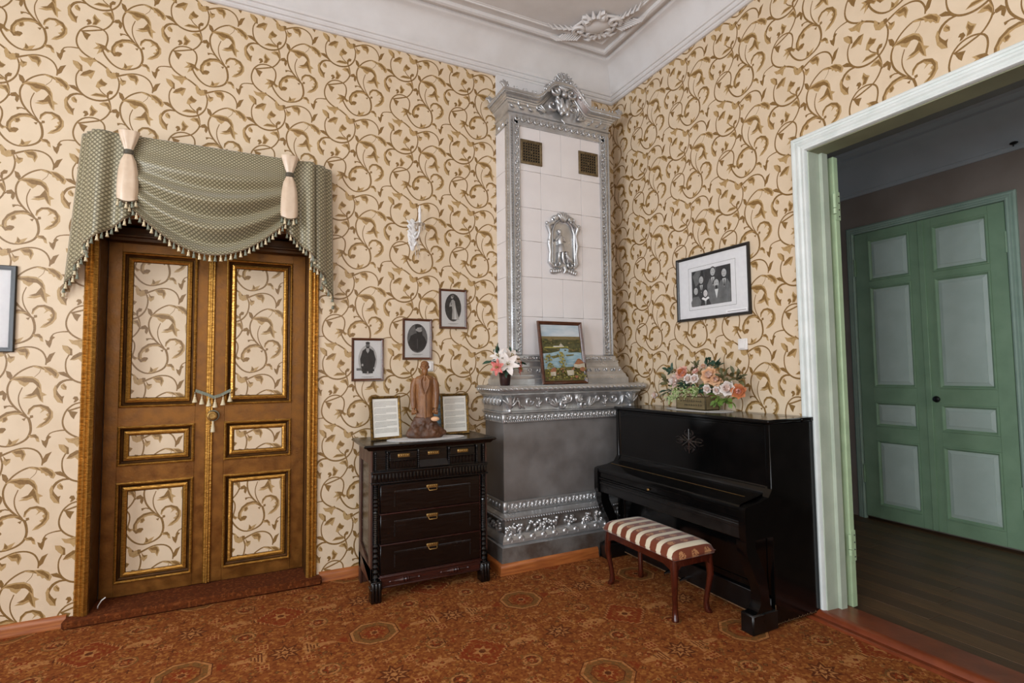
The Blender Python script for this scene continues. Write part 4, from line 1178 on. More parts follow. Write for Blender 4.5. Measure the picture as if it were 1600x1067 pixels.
# ornamented pilaster frame round the tiles
def pilaster(sg):
    mb = MB()
    pf = [(.415, -.262), (.419, -.276), (.426, -.278), (.432, -.268), (.466, -.268), (.472, -.28), (.482, -.28), (.486, -.268), (.50, -.270), (.506, -.282), (.520, -.278), (.524, -.262), (.524, -.20)]
    P = [[(sg*x, y, 1.668), (sg*x, y, 3.70)] for x, y in pf]; mb.grid(P)
    n = 44
    for k in range(n):   # leaf scroll running up the inner strip, beads on the outer
        z = 1.70+k*(1.96/n)
        spiral(mb, (sg*(.449+.006*(-1)**k), z), -.273, .017, PI/2*(1+(k % 2)*2), 1, .0065, 1 if k % 2 else -1)
        lf(mb, sg*.449, z+.018, -.272, PI/2+(.6 if k % 2 else -.6), .032, .012, .008)
    for k in range(90): mb.ell((sg*.493, -.271, 1.69+k*1.98/89), (.006, .006, .008), 6, 4)
    for k in range(70): mb.ell((sg*.526, -.245, 1.69+k*1.98/69), (.006, .011, .012), 6, 4)
    mk('pilaster', mb, 'silver', stove, sharp=40)
pilaster(1); pilaster(-1)
# frieze below the crown
mb = MB()
mb.rows([(.524, .262, 3.632), (.524, .274, 3.636), (.524, .274, 3.645), (.518, .268, 3.65), (.518, .268, 3.735), (.53, .282, 3.742), (.53, .282, 3.752)])
for k in range(15):
    x = -.44+k*.88/14; spiral(mb, (x, 3.69), -.275, .028, PI*.5, .8, .009, 1); lf(mb, x+.012, 3.675, -.272, 1.2, .04, .016, .010)
    mb.ell((x+.03, -.27, 3.70), (.009, .007, .009), 6, 4); mb.ell((x+.03, -.27, 3.678), (.007, .007, .007), 6, 4)
for k in range(6): side_leaf(mb, -.24+.04*k, 3.69, -.518, PI/2+(-1)**k*.5, .05, .02, .01)
mk('crown_frieze', mb, 'silver', stove, sharp=45)
# crown with swan-neck arch
def arch(x):
    q = (.262-abs(x))/.20; q = min(1, max(0, q)); return .165*q*q*(3-2*q)
xs = [-1+2*i/80 for i in range(81)]
crown = [(.52, .266, 3.75), (.524, .27, 3.80), (.53, .276, 3.81), (.535, .284, 3.816), (.54, .288, 3.83), (.548, .296, 3.832), (.552, .30, 3.842), (.56, .312, 3.846), (.565, .32, 3.856), (.583, .342, 3.862), (.588, .35, 3.872), (.597, .356, 3.876), (.60, .362, 3.886), (.60, .362, 3.896), (.59, .345, 3.902), (.52, .25, 3.902), (.50, .05, 3.902)]
P = []
for k, (w_, d, z) in enumerate(crown):
    row = [(-w_, 0, z)]+[(-w_, -d*j/4, z) for j in range(1, 4)]
    for x in xs:
        up = 0 if k == 0 else arch(x*.54)*(1 if k < 16 else .9)
        row.append((x*w_, -d, z+up))
    row += [(w_, -d*(4-j)/4, z) for j in range(1, 4)]+[(w_, 0, z)]
    P.append(row)
mb = MB(); mb.grid(P); mk('crown', mb, 'silver', stove, sharp=28)
mb = MB()
for i in range(110):
    x = -.592+1.184*i/109; mb.ell((x, -.352, 3.868+arch(x*.54/.6)), .0065, 6, 4)
for i in range(26): mb.ell((-.592, -.345+i*.013, 3.868), .0065, 6, 4)
mk('crown_beading', mb, 'silver', stove)
mb = MB()
for s in (1, -1):
    spiral(mb, (.075*s, 3.99), -.33, .06, PI*(.5-.2*s), 1.1, .014, -s)
    spiral(mb, (.11*s, 3.86), -.31, .06, -PI*.3*s, 1.1, .013, s)
    for k in range(5): lf(mb, .035*s, 3.80+.05*k, -.318, PI/2-s*(.35+.12*k), .10, .03, .018)
    for k in range(3): lf(mb, .16*s, 3.79, -.288, PI/2-s*(.7+.35*k), .09, .022, .012)
    for k in range(6): lf(mb, s*(.24+.045*k), 3.785+.012*(-1)**k, -.282, PI/2-s*(1.1 if k % 2 else .4), .05, .018, .010)
    mb.ell((.028*s, -.335, 3.88), (.022, .022, .055), 8, 6); mb.ell((.03*s, -.335, 3.80), (.018, .02, .03), 8, 6)
    spiral(mb, (.17*s, 3.98), -.345, .035, PI*.5, 1.1, .012, -s)
mb.ell((0, -.34, 3.965), (.03, .024, .03), 10, 7); mb.ell((0, -.335, 3.84), (.03, .02, .05), 8, 6)
for k in range(7): lf(mb, 0, 3.99, -.335, PI/2+(k-3)*.3, .08, .022, .014)
mb.tube([(0, -.3, 3.77), (-.01, -.3, 3.75), (.012, -.3, 3.735), (.02, -.3, 3.72)], .006, 6)
mk('cartouche', mb, 'silver', stove, sharp=60)
mb = MB()   # finial and corner leaves standing on the crown
for k in range(9):
    a = (k-4)*.24; mb.tube([(0, -.33, 4.03), (.05*math.sin(a), -.335, 4.08), (.12*math.sin(a), -.33-.01*(k % 2), 4.03+.135*math.cos(a))], [.012, .016, .006], 6)
    mb.ell((.105*math.sin(a), -.335, 4.03+.12*math.cos(a)), (.011, .011, .013), 6, 5)
for cx, cy in ((-.592, -.345), (.592, -.345), (-.592, -.05)):
    for k in range(6):
        a = (k-2.5)*.45; mb.tube([(cx, cy, 3.895), (cx+.02*math.sin(a), cy-.004, 3.925), (cx+.05*math.sin(a), cy+.01*(k % 2), 3.90+.06*math.cos(a))], [.010, .014, .004], 6)
for i in range(26):
    x = -.56+1.12*i/25
    if abs(x) > .20: lf(mb, x, 3.898+arch(x*.54/.6), -.352, PI/2+.5*(-1)**i, .028, .014, .008)
    else: spiral(mb, (x, 3.912+arch(x*.54/.6)), -.355, .018, PI/2, 1, .007, 1 if x > 0 else -1)
mk('crest_leaves', mb, 'silver', stove, sharp=60)
mb = MB(); mb.box(-.517, .50, -.035, 0, 3.7, 4.184); mk('chimney_breast', mb, 'plaster', stove, label='bare white plaster strip above the crown')
# air vents
gr = MB()
gr.frame(-.104, .104, -.106, .106, [(0, .0), (0, -.010), (.004, -.013), (.016, -.013), (.022, -.006)])
for k in range(8):
    q = -.084+k*.024; gr.box(q-.0034, q+.0034, -.008, -.003, -.086, .086); gr.box(-.086, .086, -.008, -.003, q-.0034, q+.0034)
for a in (-1, 1):
    for b in (-1, 1): gr.ell((a*.094, -.014, b*.096), .005, 6, 4)
gr.ell((0, -.012, .0), (.007, .007, .014), 8, 5); gr.tube([(0, -.012, .01), (0, -.022, -.012)], .005, 6)
gr.add([(-.085, -.002, -.087), (.085, -.002, -.087), (.085, -.002, .087), (-.085, -.002, .087)], [(0, 1, 2, 3)], 1)  # flat black sheet behind the bars, coloured as the shade inside the vent
g0 = mk('vent_grille', gr, ['brass_dark', 'hole_shade'], stove, loc=(-.302, -.2605, 3.415)); share('vent_grille', g0.data, stove, (.288, -.2605, 3.415))
# relief medallion with a child and a dog under an arch
def medallion():
    z0, zc = 2.375, 2.65
    mb = MB()
    back = [(-.125, 2.43)]+[(-.125, 2.72)]+[(-.125*math.cos(a), 2.72+.11*math.sin(a)) for a in np.linspace(.2, PI-.2, 12)]+[(.125, 2.72), (.125, 2.43)]
    mb.prism(back, -.262, -.266)
    mk('medallion_back', mb, 'silver', stove)
    mb = MB()
    for s in (1, -1):
        mb.tube([(s*.10, -.272, 2.43), (s*.142, -.276, 2.47), (s*.132, -.276, 2.56), (s*.145, -.278, 2.63), (s*.130, -.276, 2.72), (s*.155, -.278, 2.79), (s*.13, -.276, 2.81), (s*.10, -.278, 2.83)], [.016, .02, .015, .02, .015, .022, .018, .02], 8)
        mb.tube([(s*.115, -.275, 2.46), (s*.112, -.278, 2.74), (s*.085, -.278, 2.81), (s*.04, -.28, 2.845)], .010, 6)
        for k in range(5): lf(mb, s*(.02+.028*k), 2.43-.004*k, -.275, -PI/2+s*(.5-.2*k), .05, .026, .016)
        spiral(mb, (s*.07, 2.455), -.28, .035, PI/2, 1.1, .010, s); spiral(mb, (s*.09, 2.85), -.28, .03, PI/2, 1, .011, -s)
        for k in range(3): lf(mb, s*.06, 2.84, -.28, PI/2+s*(-.9+.4*k), .06, .03, .016)
        lf(mb, s*.15, 2.80, -.278, PI/2-s*.8, .035, .03, .016); lf(mb, s*.15, 2.63, -.278, PI/2, .05, .022, .016)
    for k in range(5): lf(mb, 0, 2.83, -.284, PI/2+(k-2)*.32, .10, .03, .018)
    mb.tube([(0, -.28, 2.44), (.015, -.284, 2.41), (0, -.28, 2.38)], [.02, .018, .008], 8)
    mk('medallion_frame', mb, 'silver', stove, sharp=60)
    mb = MB(); y = -.278   # figure: one body in relief
    mb.ell((-.035, y, 2.745), (.020, .018, .023), 10, 8); mb.ell((-.043, y, 2.752), (.018, .016, .018), 8, 6)
    mb.tube([(-.03, y, 2.72), (-.03, y, 2.70), (-.035, y, 2.66), (-.03, y, 2.62)], [.010, .026, .028, .024], 10)
    mb.tube([(-.03, y, 2.64), (-.03, y, 2.60), (-.025, y, 2.565)], [.026, .036, .042], 10)
    mb.tube([(-.055, y-.004, 2.695), (-.078, y-.006, 2.67), (-.05, y-.016, 2.70), (-.036, y-.012, 2.722)], [.010, .010, .008, .007], 8)
    mb.tube([(-.005, y-.004, 2.695), (.014, y-.008, 2.66), (-.02, y-.018, 2.67)], [.010, .009, .007], 8)
    mb.tube([(-.045, y-.004, 2.57), (-.052, y-.006, 2.52), (-.058, y-.004, 2.475), (-.066, y-.01, 2.468)], [.016, .013, .009, .009], 8)
    mb.tube([(-.01, y-.004, 2.57), (-.012, y-.006, 2.52), (-.002, y-.004, 2.475), (.008, y-.01, 2.468)], [.016, .013, .009, .009], 8)
    mk('relief_child', mb, 'silver', stove, sharp=80)
    mb = MB()
    mb.tube([(.025, y, 2.55), (.04, y, 2.53), (.065, y, 2.505), (.08, y, 2.48)], [.018, .022, .026, .020], 8); mb.ell((.028, y-.006, 2.56), (.020, .016, .018), 8, 6)
    mb.tube([(.04, y-.004, 2.51), (.035, y-.004, 2.475)], .009, 6); mb.tube([(.08, y, 2.48), (.10, y, 2.475), (.11, y, 2.485)], .007, 6)
    mk('relief_dog', mb, 'silver', stove, sharp=80)
medallion()
# wooden baseboard strip at the foot of the stove
mb = MB(); P = []
for i, z in [(.0, .001), (.026, .001), (.026, .014), (.019, .03), (.021, .05), (.012, .074), (0, .08)]:
    P.append([(-.735-i, 0, z), (-.735-i, -.515-i, z), (.13, -.515-i, z)])
mb.grid(P); mk('base_strip', mb, 'base_wood', stove, sharp=60, label='varnished wooden strip along the foot')

# ------------------------------------------------------------------ dark carved chest of drawers
ch = thing('chest_of_drawers', 'dark carved wooden chest of drawers with brass pulls left of the stove', 'chest', (-2.062, -.10, 0))
# local: x centred, front towards -y ; body depth .46, front at y = -.46
W = .425
mb = MB()
mb.box(-W+.01, W-.01, -.43, 0, .11, 1.0); mk('body', mb, 'chest_wood', ch)
def side(sg):
    mb = MB(); x = sg*W; xi = sg*(W-.012)
    # frame with recessed panel
    mb.box(x, xi, -.44, -.36, .0 if 0 else .12, 1.0, b=.002); mb.box(x, xi, -.07, 0, .0, 1.0, b=.002)
    mb.box(x, xi, -.36, -.07, .90, 1.0, b=.002); mb.box(x, xi, -.44, .0, .11, .22, b=.002)
    mb.prism([(-.44, .11), (-.07, .22), (-.07, .30), (-.36, .22)], x, xi, plane='yz')
    mb.box(x-sg*.014, xi-sg*.006, -.36, -.07, .2, .92)
    mk('side_panel', mb, 'chest_side', ch)
side(-1); side(1)
mb = MB(); P = []
for i, z in [(-.0, 1.0), (.02, 1.003), (.03, 1.012), (.036, 1.02), (.05, 1.024), (.058, 1.032), (.05, 1.042), (.042, 1.044)]:
    P.append([(-W-i, .0, z), (-W-i, -.45-i*.8, z), (W+i, -.45-i*.8, z), (W+i, .0, z)])
mb.grid(P, closed=True); mb.box(-W-.042, W+.042, -.484, 0, 1.03, 1.044); mk('top', mb, 'chest_wood', ch, sharp=30)
# corner columns with turned beads
def column(sg):
    mb = MB(); x = sg*(W-.032); y = -.44
    prof = [(.022, .14)]
    z = .15
    for k in range(7): prof += [(.012, z), (.024, z+.012), (.012, z+.028)]; z += .034
    for k in range(16): prof += [(.018, z), (.014, z+.007)]; z += .013
    for k in range(4): prof += [(.013, z), (.022, z+.010), (.013, z+.022)]; z += .026
    while z < .765: prof += [(.019, z), (.014, z+.006)]; z += .012
    prof += [(.022, .772), (.022, .785)]
    mb.lathe(prof, (x, y, 0), 12); mk('column', mb, 'chest_wood', ch, sharp=25)
    mb = MB(); mb.box(x-.036, x+.036, -.478, -.40, 0.001, .14, b=.006)   # reeded foot block
    for k in range(3): mb.lathe([(.011, .012), (.012, .02), (.012, .125), (.008, .132)], (x-.022+.022*k, -.478, 0), 8)
    mb.box(x-.040, x+.040, -.484, -.40, .085, .10, b=.004)
    mk('foot', mb, 'chest_wood', ch, sharp=40)
column(-1); column(1)
for sg in (-1, 1):
    mb = MB(); mb.box(sg*(W-.005), sg*(W-.05), -.06, -.005, 0.001, .12); mk('foot', mb, 'chest_side', ch)
# bottom rail with two half spindles
mb = MB(); mb.box(-W+.06, W-.06, -.455, -.42, .085, .155, b=.004); mb.box(-W+.05, W-.05, -.462, -.42, .150, .162, b=.003); mb.box(-W+.05, W-.05, -.462, -.42, .085, .096, b=.003); mk('bottom_rail', mb, 'chest_red', ch)
sp = MB(); sp.lathe([(.004, -.115), (.009, -.105), (.005, -.095), (.010, -.06), (.019, -.025), (.021, -.02), (.010, -.014), (.019, .0), (.012, .01), (.018, .016), (.010, .026), (.007, .06), (.004, .085), (.010, .095), (.004, .102)], (0, 0, 0), 14, axis='X')
s0 = mk('half_spindle', sp, 'chest_red', ch, loc=(-.19, -.457, .122), sharp=30); share('half_spindle', s0.data, ch, (.17, -.457, .122))
# three long drawers
pull = MB(); pull.box(-.042, .042, -.007, 0, -.008, .016, b=.003)
pull.tube([(-.03, -.006, -.004), (-.03, -.018, -.014), (-.026, -.022, -.020), (.026, -.022, -.020), (.03, -.018, -.014), (.03, -.006, -.004)], .003, 6)
for k in range(5): pull.ell((-.03+.015*k, -.009, .008), (.005, .003, .007), 6, 4)
pm = None
for z0, z1 in ((.575, .768), (.37, .568), (.168, .363)):
    mb = MB(); mb.box(-W+.062, W-.062, -.45, -.42, z0, z1, b=.004)
    dr = mk('drawer', mb, 'chest_wood', ch)
    h = z1-z0; d = MB()   # notched inlay rail: a row of little pegs round a sunken field
    zt = z1-.055; x0, x1 = -.265, .285
    n = 62
    for k in range(n): q = x0+(x1-x0)*k/(n-1); d.lathe([(.0026, zt-.007), (.0034, zt-.005), (.0034, zt+.005), (.0026, zt+.007)], (q, -.451, 0), 8)
    for k in range(8): d.ell((x0, -.451, zt-.018-k*.011), (.006, .005, .0036), 8, 5); d.ell((x1, -.451, zt-.018-k*.011), (.006, .005, .0036), 8, 5)
    mk('notched_rail', d, 'notch', dr, kind='stuff')
    if pm is None: o = mk('drawer_pull', pull, 'brass', dr, loc=(.0, -.451, z1-.045)); pm = o.data
    else: share('drawer_pull', pm, dr, (0, -.451, z1-.045))
    e = MB(); e.box(W-.063, W-.059, -.452, -.425, z0, z1); e.box(-W+.06, W-.06, -.455, -.42, z0-.009, z0-.001, b=.002); mk('drawer_divider', e, 'chest_red', ch)
# fluted band
mb = MB(); mb.box(-W+.005, W-.005, -.455, -.42, .785, .85, b=.003); mb.box(-W-.003, W+.003, -.466, -.40, .845, .858, b=.004); mb.box(-W-.003, W+.003, -.462, -.40, .776, .787, b=.004)
for k in range(34): mb.lathe([(.008, .79), (.009, .8), (.009, .835), (.004, .842)], (-.40+k*.8/33, -.456, 0), 6)
mk('fluted_band', mb, 'chest_wood', ch, sharp=40)
# three small top drawers
pl2 = MB(); pl2.box(-.042, .042, -.008, 0, -.013, .013, b=.003)
for k in range(5): pl2.ell((-.03+.015*k, -.009, 0), (.005, .003, .007), 6, 4)
p2 = None
for i, (x0, x1, rail) in enumerate(((-.30, -.105, 1), (-.09, .12, 0), (.135, .33, 1))):
    mb = MB(); mb.box(x0, x1, -.432 if rail == 0 else -.445, -.41, .872, .985, b=.004)
    if rail == 0: mb.prism([(-.43, .868), (-.458, .868), (-.43, .915)], x0, x1, plane='yz')
    dr = mk('small_drawer', mb, 'chest_wood', ch)
    if rail:
        mb = MB()
        for k in range(7): q = x0+.022+k*(x1-x0-.044)/6; mb.lathe([(.005, .872), (.009, .882), (.006, .9), (.010, .918), (.006, .922)], (q, -.447, 0), 8)
        mb.box(x0, x1, -.455, -.44, .922, .932, b=.002); mk('gallery', mb, 'chest_wood', dr, sharp=40)
    if p2 is None: o = mk('drawer_pull', pl2, 'brass', dr, loc=((x0+x1)/2, -.446, .957)); p2 = o.data
    else: share('drawer_pull', p2, dr, ((x0+x1)/2, -.446 if rail else -.433, .957))
for x in (-.395, -.315, -.0975, .1275, .342, .395):
    mb = MB(); pr = [(.008, .862)]
    for k in range(9): pr += [(.005, .866+k*.013), (.009, .872+k*.013)]
    pr += [(.008, .99)]; mb.lathe(pr, (x, -.447, 0), 8); mk('beaded_post', mb, 'chest_wood', ch, sharp=30)
CT = 1.0445   # top of the chest

# ------------------------------------------------------------------ pictures
def flatpoly(mb, pts, y, m): mb.add([(x, y, z) for x, z in pts], [tuple(range(len(pts)))], m)
def circ(cx, cz, rx, rz, n=24, a0=0, a1=2*PI): return [(cx+rx*math.cos(a0+(a1-a0)*k/n), cz+rz*math.sin(a0+(a1-a0)*k/n)) for k in range(n)]
def rct(x0, x1, z0, z1): return [(x0, z0), (x1, z0), (x1, z1), (x0, z1)]
def picture(name, label, cat, w_, h_, fw, fmat, loc, rz, prints, mats, tilt=0., depth=.018, group=None, prof=None, glass=True, roll=0.):
    """upright picture: local x right, z up from its lower edge, front -y, back at y = 0"""
    r = thing(name, label, cat, loc, rz, group)
    r.rotation_euler = (tilt, roll, rz) 
    if rz == 0: r.rotation_euler = (tilt, roll, 0)
    else: r.rotation_euler = (Matrix.Rotation(rz, 3, 'Z') @ Matrix.Rotation(tilt, 3, 'X') @ Matrix.Rotation(roll, 3, 'Y')).to_euler()
    mb = MB()
    pf = prof or [(0, 0), (0, -depth*.7), (fw*.15, -depth), (fw*.5, -depth*.9), (fw*.7, -depth*.7), (fw, -depth*.55), (fw, -.004)]
    mb.frame(-w_/2, w_/2, 0, h_, pf); mk('frame', mb, fmat, r, sharp=30)
    mb = MB(); mb.box(-w_/2+fw*.3, w_/2-fw*.3, -.005, -.001, fw*.3, h_-fw*.3); mk('backing', mb, 'frame_wood', r)
    mb = MB(); 
    for k, (m, pts) in enumerate(prints): flatpoly(mb, pts, -.0056-.00012*k, m)
    me = mk_sheet('print', mb, mats, r)
    if glass:
        mb = MB(); i = fw*.8; y = -depth*.5; mb.add([(-w_/2+i, y, i), (w_/2-i, y, i), (w_/2-i, y, h_-i), (-w_/2+i, y, h_-i)], [(0, 1, 2, 3)]); mk('glazing', mb, 'picture_glass', r)
    return r
def portrait(kind):
    """prints for an A4 portrait 0.245 x 0.335"""
    m = ['photo_paper', 'ph_back', 'ph_dark', 'ph_mid', 'ph_light', 'ink']
    P = [(0, rct(-.115, .115, .008, .328))]
    if kind == 0:    # standing man in a long coat, oval vignette
        P += [(4, circ(0, .165, .072, .115)), (2, [(-.045, .075), (.05, .075), (.052, .20), (.045, .235), (.015, .255), (-.015, .255), (-.04, .235), (-.05, .19)]),
              (2, [(-.05, .10), (-.058, .17), (-.04, .235), (-.03, .2), (-.035, .11)]), (2, [(.05, .10), (.062, .17), (.045, .235), (.03, .2), (.035, .11)]),
              (4, [(-.012, .235), (0, .215), (.012, .235), (.010, .258), (-.010, .258)]), (3, circ(0, .278, .016, .023, 14)), (2, circ(0, .296, .017, .010, 12)), (2, [(-.013, .268), (.013, .268), (.010, .255), (-.010, .255)]),
              (4, circ(-.04, .125, .008, .010, 8)), (4, circ(.05, .10, .007, .010, 8)), (3, rct(-.085, -.045, .082, .10)), (2, rct(-.04, -.005, .06, .08)), (2, rct(.005, .04, .06, .08))]
    elif kind == 1:  # bearded man, bust in an oval
        P += [(1, circ(0, .175, .084, .118)), (3, circ(0, .175, .080, .113)), (2, [(-.078, .135), (-.055, .195), (-.02, .215), (.03, .215), (.06, .185), (.079, .14), (.05, .083), (0, .064), (-.05, .083)]),
              (4, circ(.012, .245, .026, .033, 16)), (2, [(-.016, .25), (-.02, .262), (-.018, .285), (.01, .292), (.036, .28), (.03, .265), (.0, .262), (-.008, .25)]),
              (2, [(-.012, .238), (-.006, .215), (.008, .185), (.03, .18), (.042, .20), (.040, .235), (.026, .228), (.012, .226)]), (3, rct(-.002, .001, .09, .17)), (2, circ(.02, .252, .004, .003, 6)), (2, circ(.034, .251, .003, .003, 6))]
    else:            # woman in a long pale gown, standing
        P += [(1, circ(0, .180, .073, .118)), (2, circ(0, .180, .070, .114)), (4, [(-.012, .08), (.055, .078), (.035, .14), (.022, .19), (.016, .235), (.0, .25), (-.016, .24), (-.012, .20), (-.006, .16)]),
              (0, [(.01, .08), (.03, .08), (.022, .15), (.014, .2)]), (4, [(-.016, .235), (-.03, .21), (-.034, .185), (-.012, .19), (-.012, .2), (-.02, .206)]), (4, circ(-.008, .268, .011, .014, 12)), (3, circ(-.002, .278, .012, .010, 10))]
    zc = .045 if kind != 0 else .034
    P += [(5, rct(-.045, .045, zc-.002, zc)), (5, rct(-.03, .03, zc-.008, zc-.0065))]
    return P, m
for kind, (x, z, lab) in enumerate(((-2.409, 1.465, 'framed portrait of a standing man in a dark coat, lowest of the three'),
                                    (-2.013, 1.630, 'framed oval portrait of a bearded man, middle of the three'),
                                    (-1.703, 1.890, 'framed oval portrait of a woman in a pale gown, highest of the three'))):
    P, m = portrait(kind)
    picture('framed_portrait', lab, 'picture', .245, .335, .019, 'frame_wood', (x, -.002, z), 0, P, m, group='small portraits on the wallpaper wall', roll=(0, .004, -.006)[kind])
# picture cut by the left edge of the view
picture('framed_print', 'black framed print with pale sheet at the far left edge', 'picture', .42, .525, .028, 'frame_black', (-4.72, -.002, 1.678), 0,
        [(0, rct(-.19, .19, .02, .505)), (1, rct(-.12, .10, .10, .42))], ['mat_board', 'ph_light'])
# family photograph on the right wall
m = ['mat_board', 'ph_dark', 'ph_mid', 'ph_light', 'ink', 'ph_white', 'photo_paper']
P = [(0, rct(-.345, .345, .02, .51))]
fx0, fx1, fz0, fz1 = -.235, .235, .085, .43
P += [(4, rct(fx0, fx1, fz0, fz1)), (0, rct(fx0+.0025, fx1-.0025, fz0+.0025, fz1-.0025))]
ix0, ix1, iz0, iz1 = -.20, .19, .112, .398
P += [(1, rct(ix0, ix1, iz0, iz1))]
P += [(2, [(-.19, .36), (-.15, .395), (-.10, .395), (-.12, .30), (-.16, .27)]), (2, rct(.0, .05, .36, .396))]
def sitter(cx, zh, s, face=3, shirt=True, body=2, tie=False):
    q = [(body, [(cx-.052*s, iz0+.002), (cx-.056*s, zh-.09*s), (cx-.03*s, zh-.048*s), (cx+.03*s, zh-.048*s), (cx+.056*s, zh-.09*s), (cx+.052*s, iz0+.002)])]
    if shirt: q += [(5, [(cx-.016*s, zh-.04*s), (cx+.016*s, zh-.04*s), (cx, zh-.105*s)])]
    if tie: q += [(1, [(cx-.004*s, zh-.045*s), (cx+.004*s, zh-.045*s), (cx+.005*s, zh-.095*s), (cx-.005*s, zh-.095*s)])]
    q += [(1, circ(cx, zh+.012*s, .026*s, .028*s, 14)), (face, circ(cx, zh, .022*s, .030*s, 14)), (2, circ(cx-.008*s, zh+.004*s, .004*s, .003*s, 6)), (2, circ(cx+.008*s, zh+.004*s, .004*s, .003*s, 6)), (2, circ(cx, zh-.014*s, .007*s, .002*s, 6))]
    return q
P += sitter(-.10, .318, 1., tie=True, body=1) + sitter(.02, .365, 1.05, tie=True) + sitter(.13, .338, 1.05, tie=True)
P += sitter(-.155, .235, .95, shirt=False) + sitter(.055, .268, 1.1) + [(1, [(.04, .252), (.07, .252), (.062, .226), (.048, .226)])] + sitter(-.055, .205, .95, body=1) + [(5, [(-.095, .165), (-.055, .145), (-.015, .165), (-.03, .178), (-.055, .165), (-.08, .178)])]
P += [(6, rct(.14, .335, .028, .052)), (4, rct(.155, .325, .036, .041))]
picture('framed_photograph', 'black framed family group photograph hanging above the piano', 'picture', .725, .525, .022, 'frame_black', (-.004, -1.214, 1.920), -PI/2, P, m, tilt=.0, depth=.022)

# framed sheets standing on the chest
def text_page(w_, h_, fw, blue=False):
    m = ['doc_paper', 'ink', 'blue_paper', 'ph_mid']
    x0, x1, z0, z1 = -w_/2+fw*.9, w_/2-fw*.9, fw*.9, h_-fw*.9
    P = [(2 if blue else 0, rct(x0, x1, z0, z1))]
    z = z1-.022; k = 0
    rnd = random.Random(5)
    while z > z0+.03:
        if blue and k % 6 in (2, 3, 4): P.append((3, rct(x0+.01, x1-.01, z-.012, z)));
        else: P.append((1, rct(x0+.014+(.006 if k % 5 == 0 else 0), x1-.014-(.0 if k % 5 != 4 else .08), z-.0022, z)))
        z -= .0085 if k % 5 != 4 else .015; k += 1
    return P, m
for x, y, rz, lab, blue, tl in ((-2.335, -.33, .14, 'gilt framed typed sheet leaning on the left side of the chest', False, -.13), (-1.785, -.27, .03, 'gilt framed typed sheet standing on the right side of the chest', False, -.10), (-1.95, -.19, -.02, 'framed bluish sheet half hidden behind the wooden statuette', True, -.09)):
    P, m = text_page(.232, .315, .02, blue)
    picture('standing_frame', lab, 'picture frame', .232, .315, .02, 'frame_gold', (x, y, CT), rz, P, m, tilt=tl, group='frames standing on the chest')
    f = [o for o in bpy.data.objects if o.name.startswith('standing_frame')][-1]
    mb = MB(); mb.prism([(.0, .20), (.10, -.028 if tl > -.12 else -.03), (.095, -.032 if tl > -.12 else -.04), (.0, .185)], -.02, .02, plane='yz'); 
    # strut drops to the chest top behind the frame
    ang = -tl; yb = .085; zb = yb*math.tan(ang)+.001
    mb = MB(); mb.prism([(-.001, .22), (yb, zb+.004), (yb-.008, zb+.004), (-.001, .19)], -.022, .022, plane='yz'); mk('strut', mb, 'frame_wood', f)
# painted landscape leaning on the mantel
pw_, ph_ = .437, .535
m = ['sky_paint', 'oil_brown', 'oil_forest', 'oil_water', 'oil_yellow', 'oil_green', 'oil_roof', 'oil_white', 'ph_white']
a, b, c, d = -pw_/2+.03, pw_/2-.03, .03, ph_-.03
X = lambda u: a+(b-a)*u
Z = lambda v: d-(d-c)*v
def pp(*q): return [(X(u), Z(v)) for u, v in q]
rnd = random.Random(11)
def blob(u, v, ru, rv, n=9):
    return pp(*[(min(1, max(0, u+ru*math.cos(2*PI*k/n)*rnd.uniform(.75, 1.2))), min(1, max(0, v+rv*math.sin(2*PI*k/n)*rnd.uniform(.75, 1.2)))) for k in range(n)])
P = [(0, pp((0, 0), (1, 0), (1, 1), (0, 1))), (1, pp((0, .21), (1, .205), (1, .30), (0, .30))), (2, pp((0, .25), (.3, .27), (.6, .26), (1, .28), (1, .50), (0, .50))), (4, pp((.05, .40), (.7, .385), (.72, .41), (.05, .425))),
     (3, pp((0, .55), (.3, .47), (.45, .43), (.68, .43), (.66, .50), (1, .49), (1, .80), (0, .80))), (2, pp((.66, .38), (1, .36), (1, .50), (.70, .49))), (2, pp((0, .42), (.3, .43), (.45, .47), (.2, .51), (0, .52))),
     (8, pp((.28, .385), (.55, .38), (.55, .395), (.28, .40))), (7, pp((.44, .39), (.44, .36), (.475, .34), (.48, .31), (.487, .34), (.52, .36), (.54, .39))),
     (5, pp((.18, .57), (.40, .54), (.45, .57), (.25, .61))), (5, pp((.58, .54), (.80, .53), (.78, .555), (.60, .57))),
     (5, pp((0, .80), (.3, .78), (.6, .76), (1, .74), (1, 1), (0, 1)))]
for k in range(90): P.append((rnd.choice((2, 2, 5, 1)), blob(rnd.choice((rnd.uniform(0, .32), rnd.uniform(.66, 1), rnd.random())) , rnd.uniform(.27, .34) if k % 2 else rnd.uniform(.42, .49), .03, .014, 7)))
P = [q for q in P]
for k in range(60): P.append((rnd.choice((4, 4, 5)), blob(.11+rnd.gauss(0, .045), rnd.uniform(.54, .82), .018, .014, 7)))
for k in range(80): v = rnd.uniform(.50, .84); P.append((rnd.choice((4, 4, 5)), blob(.43+rnd.gauss(0, .03+.05*(v-.5)), v, .018, .014, 7)))
for k in range(170): P.append((rnd.choice((4, 5, 5, 1, 2, 6)) if k % 5 else 4, blob(rnd.random(), rnd.uniform(.79, .985), .024, .014, 7)))
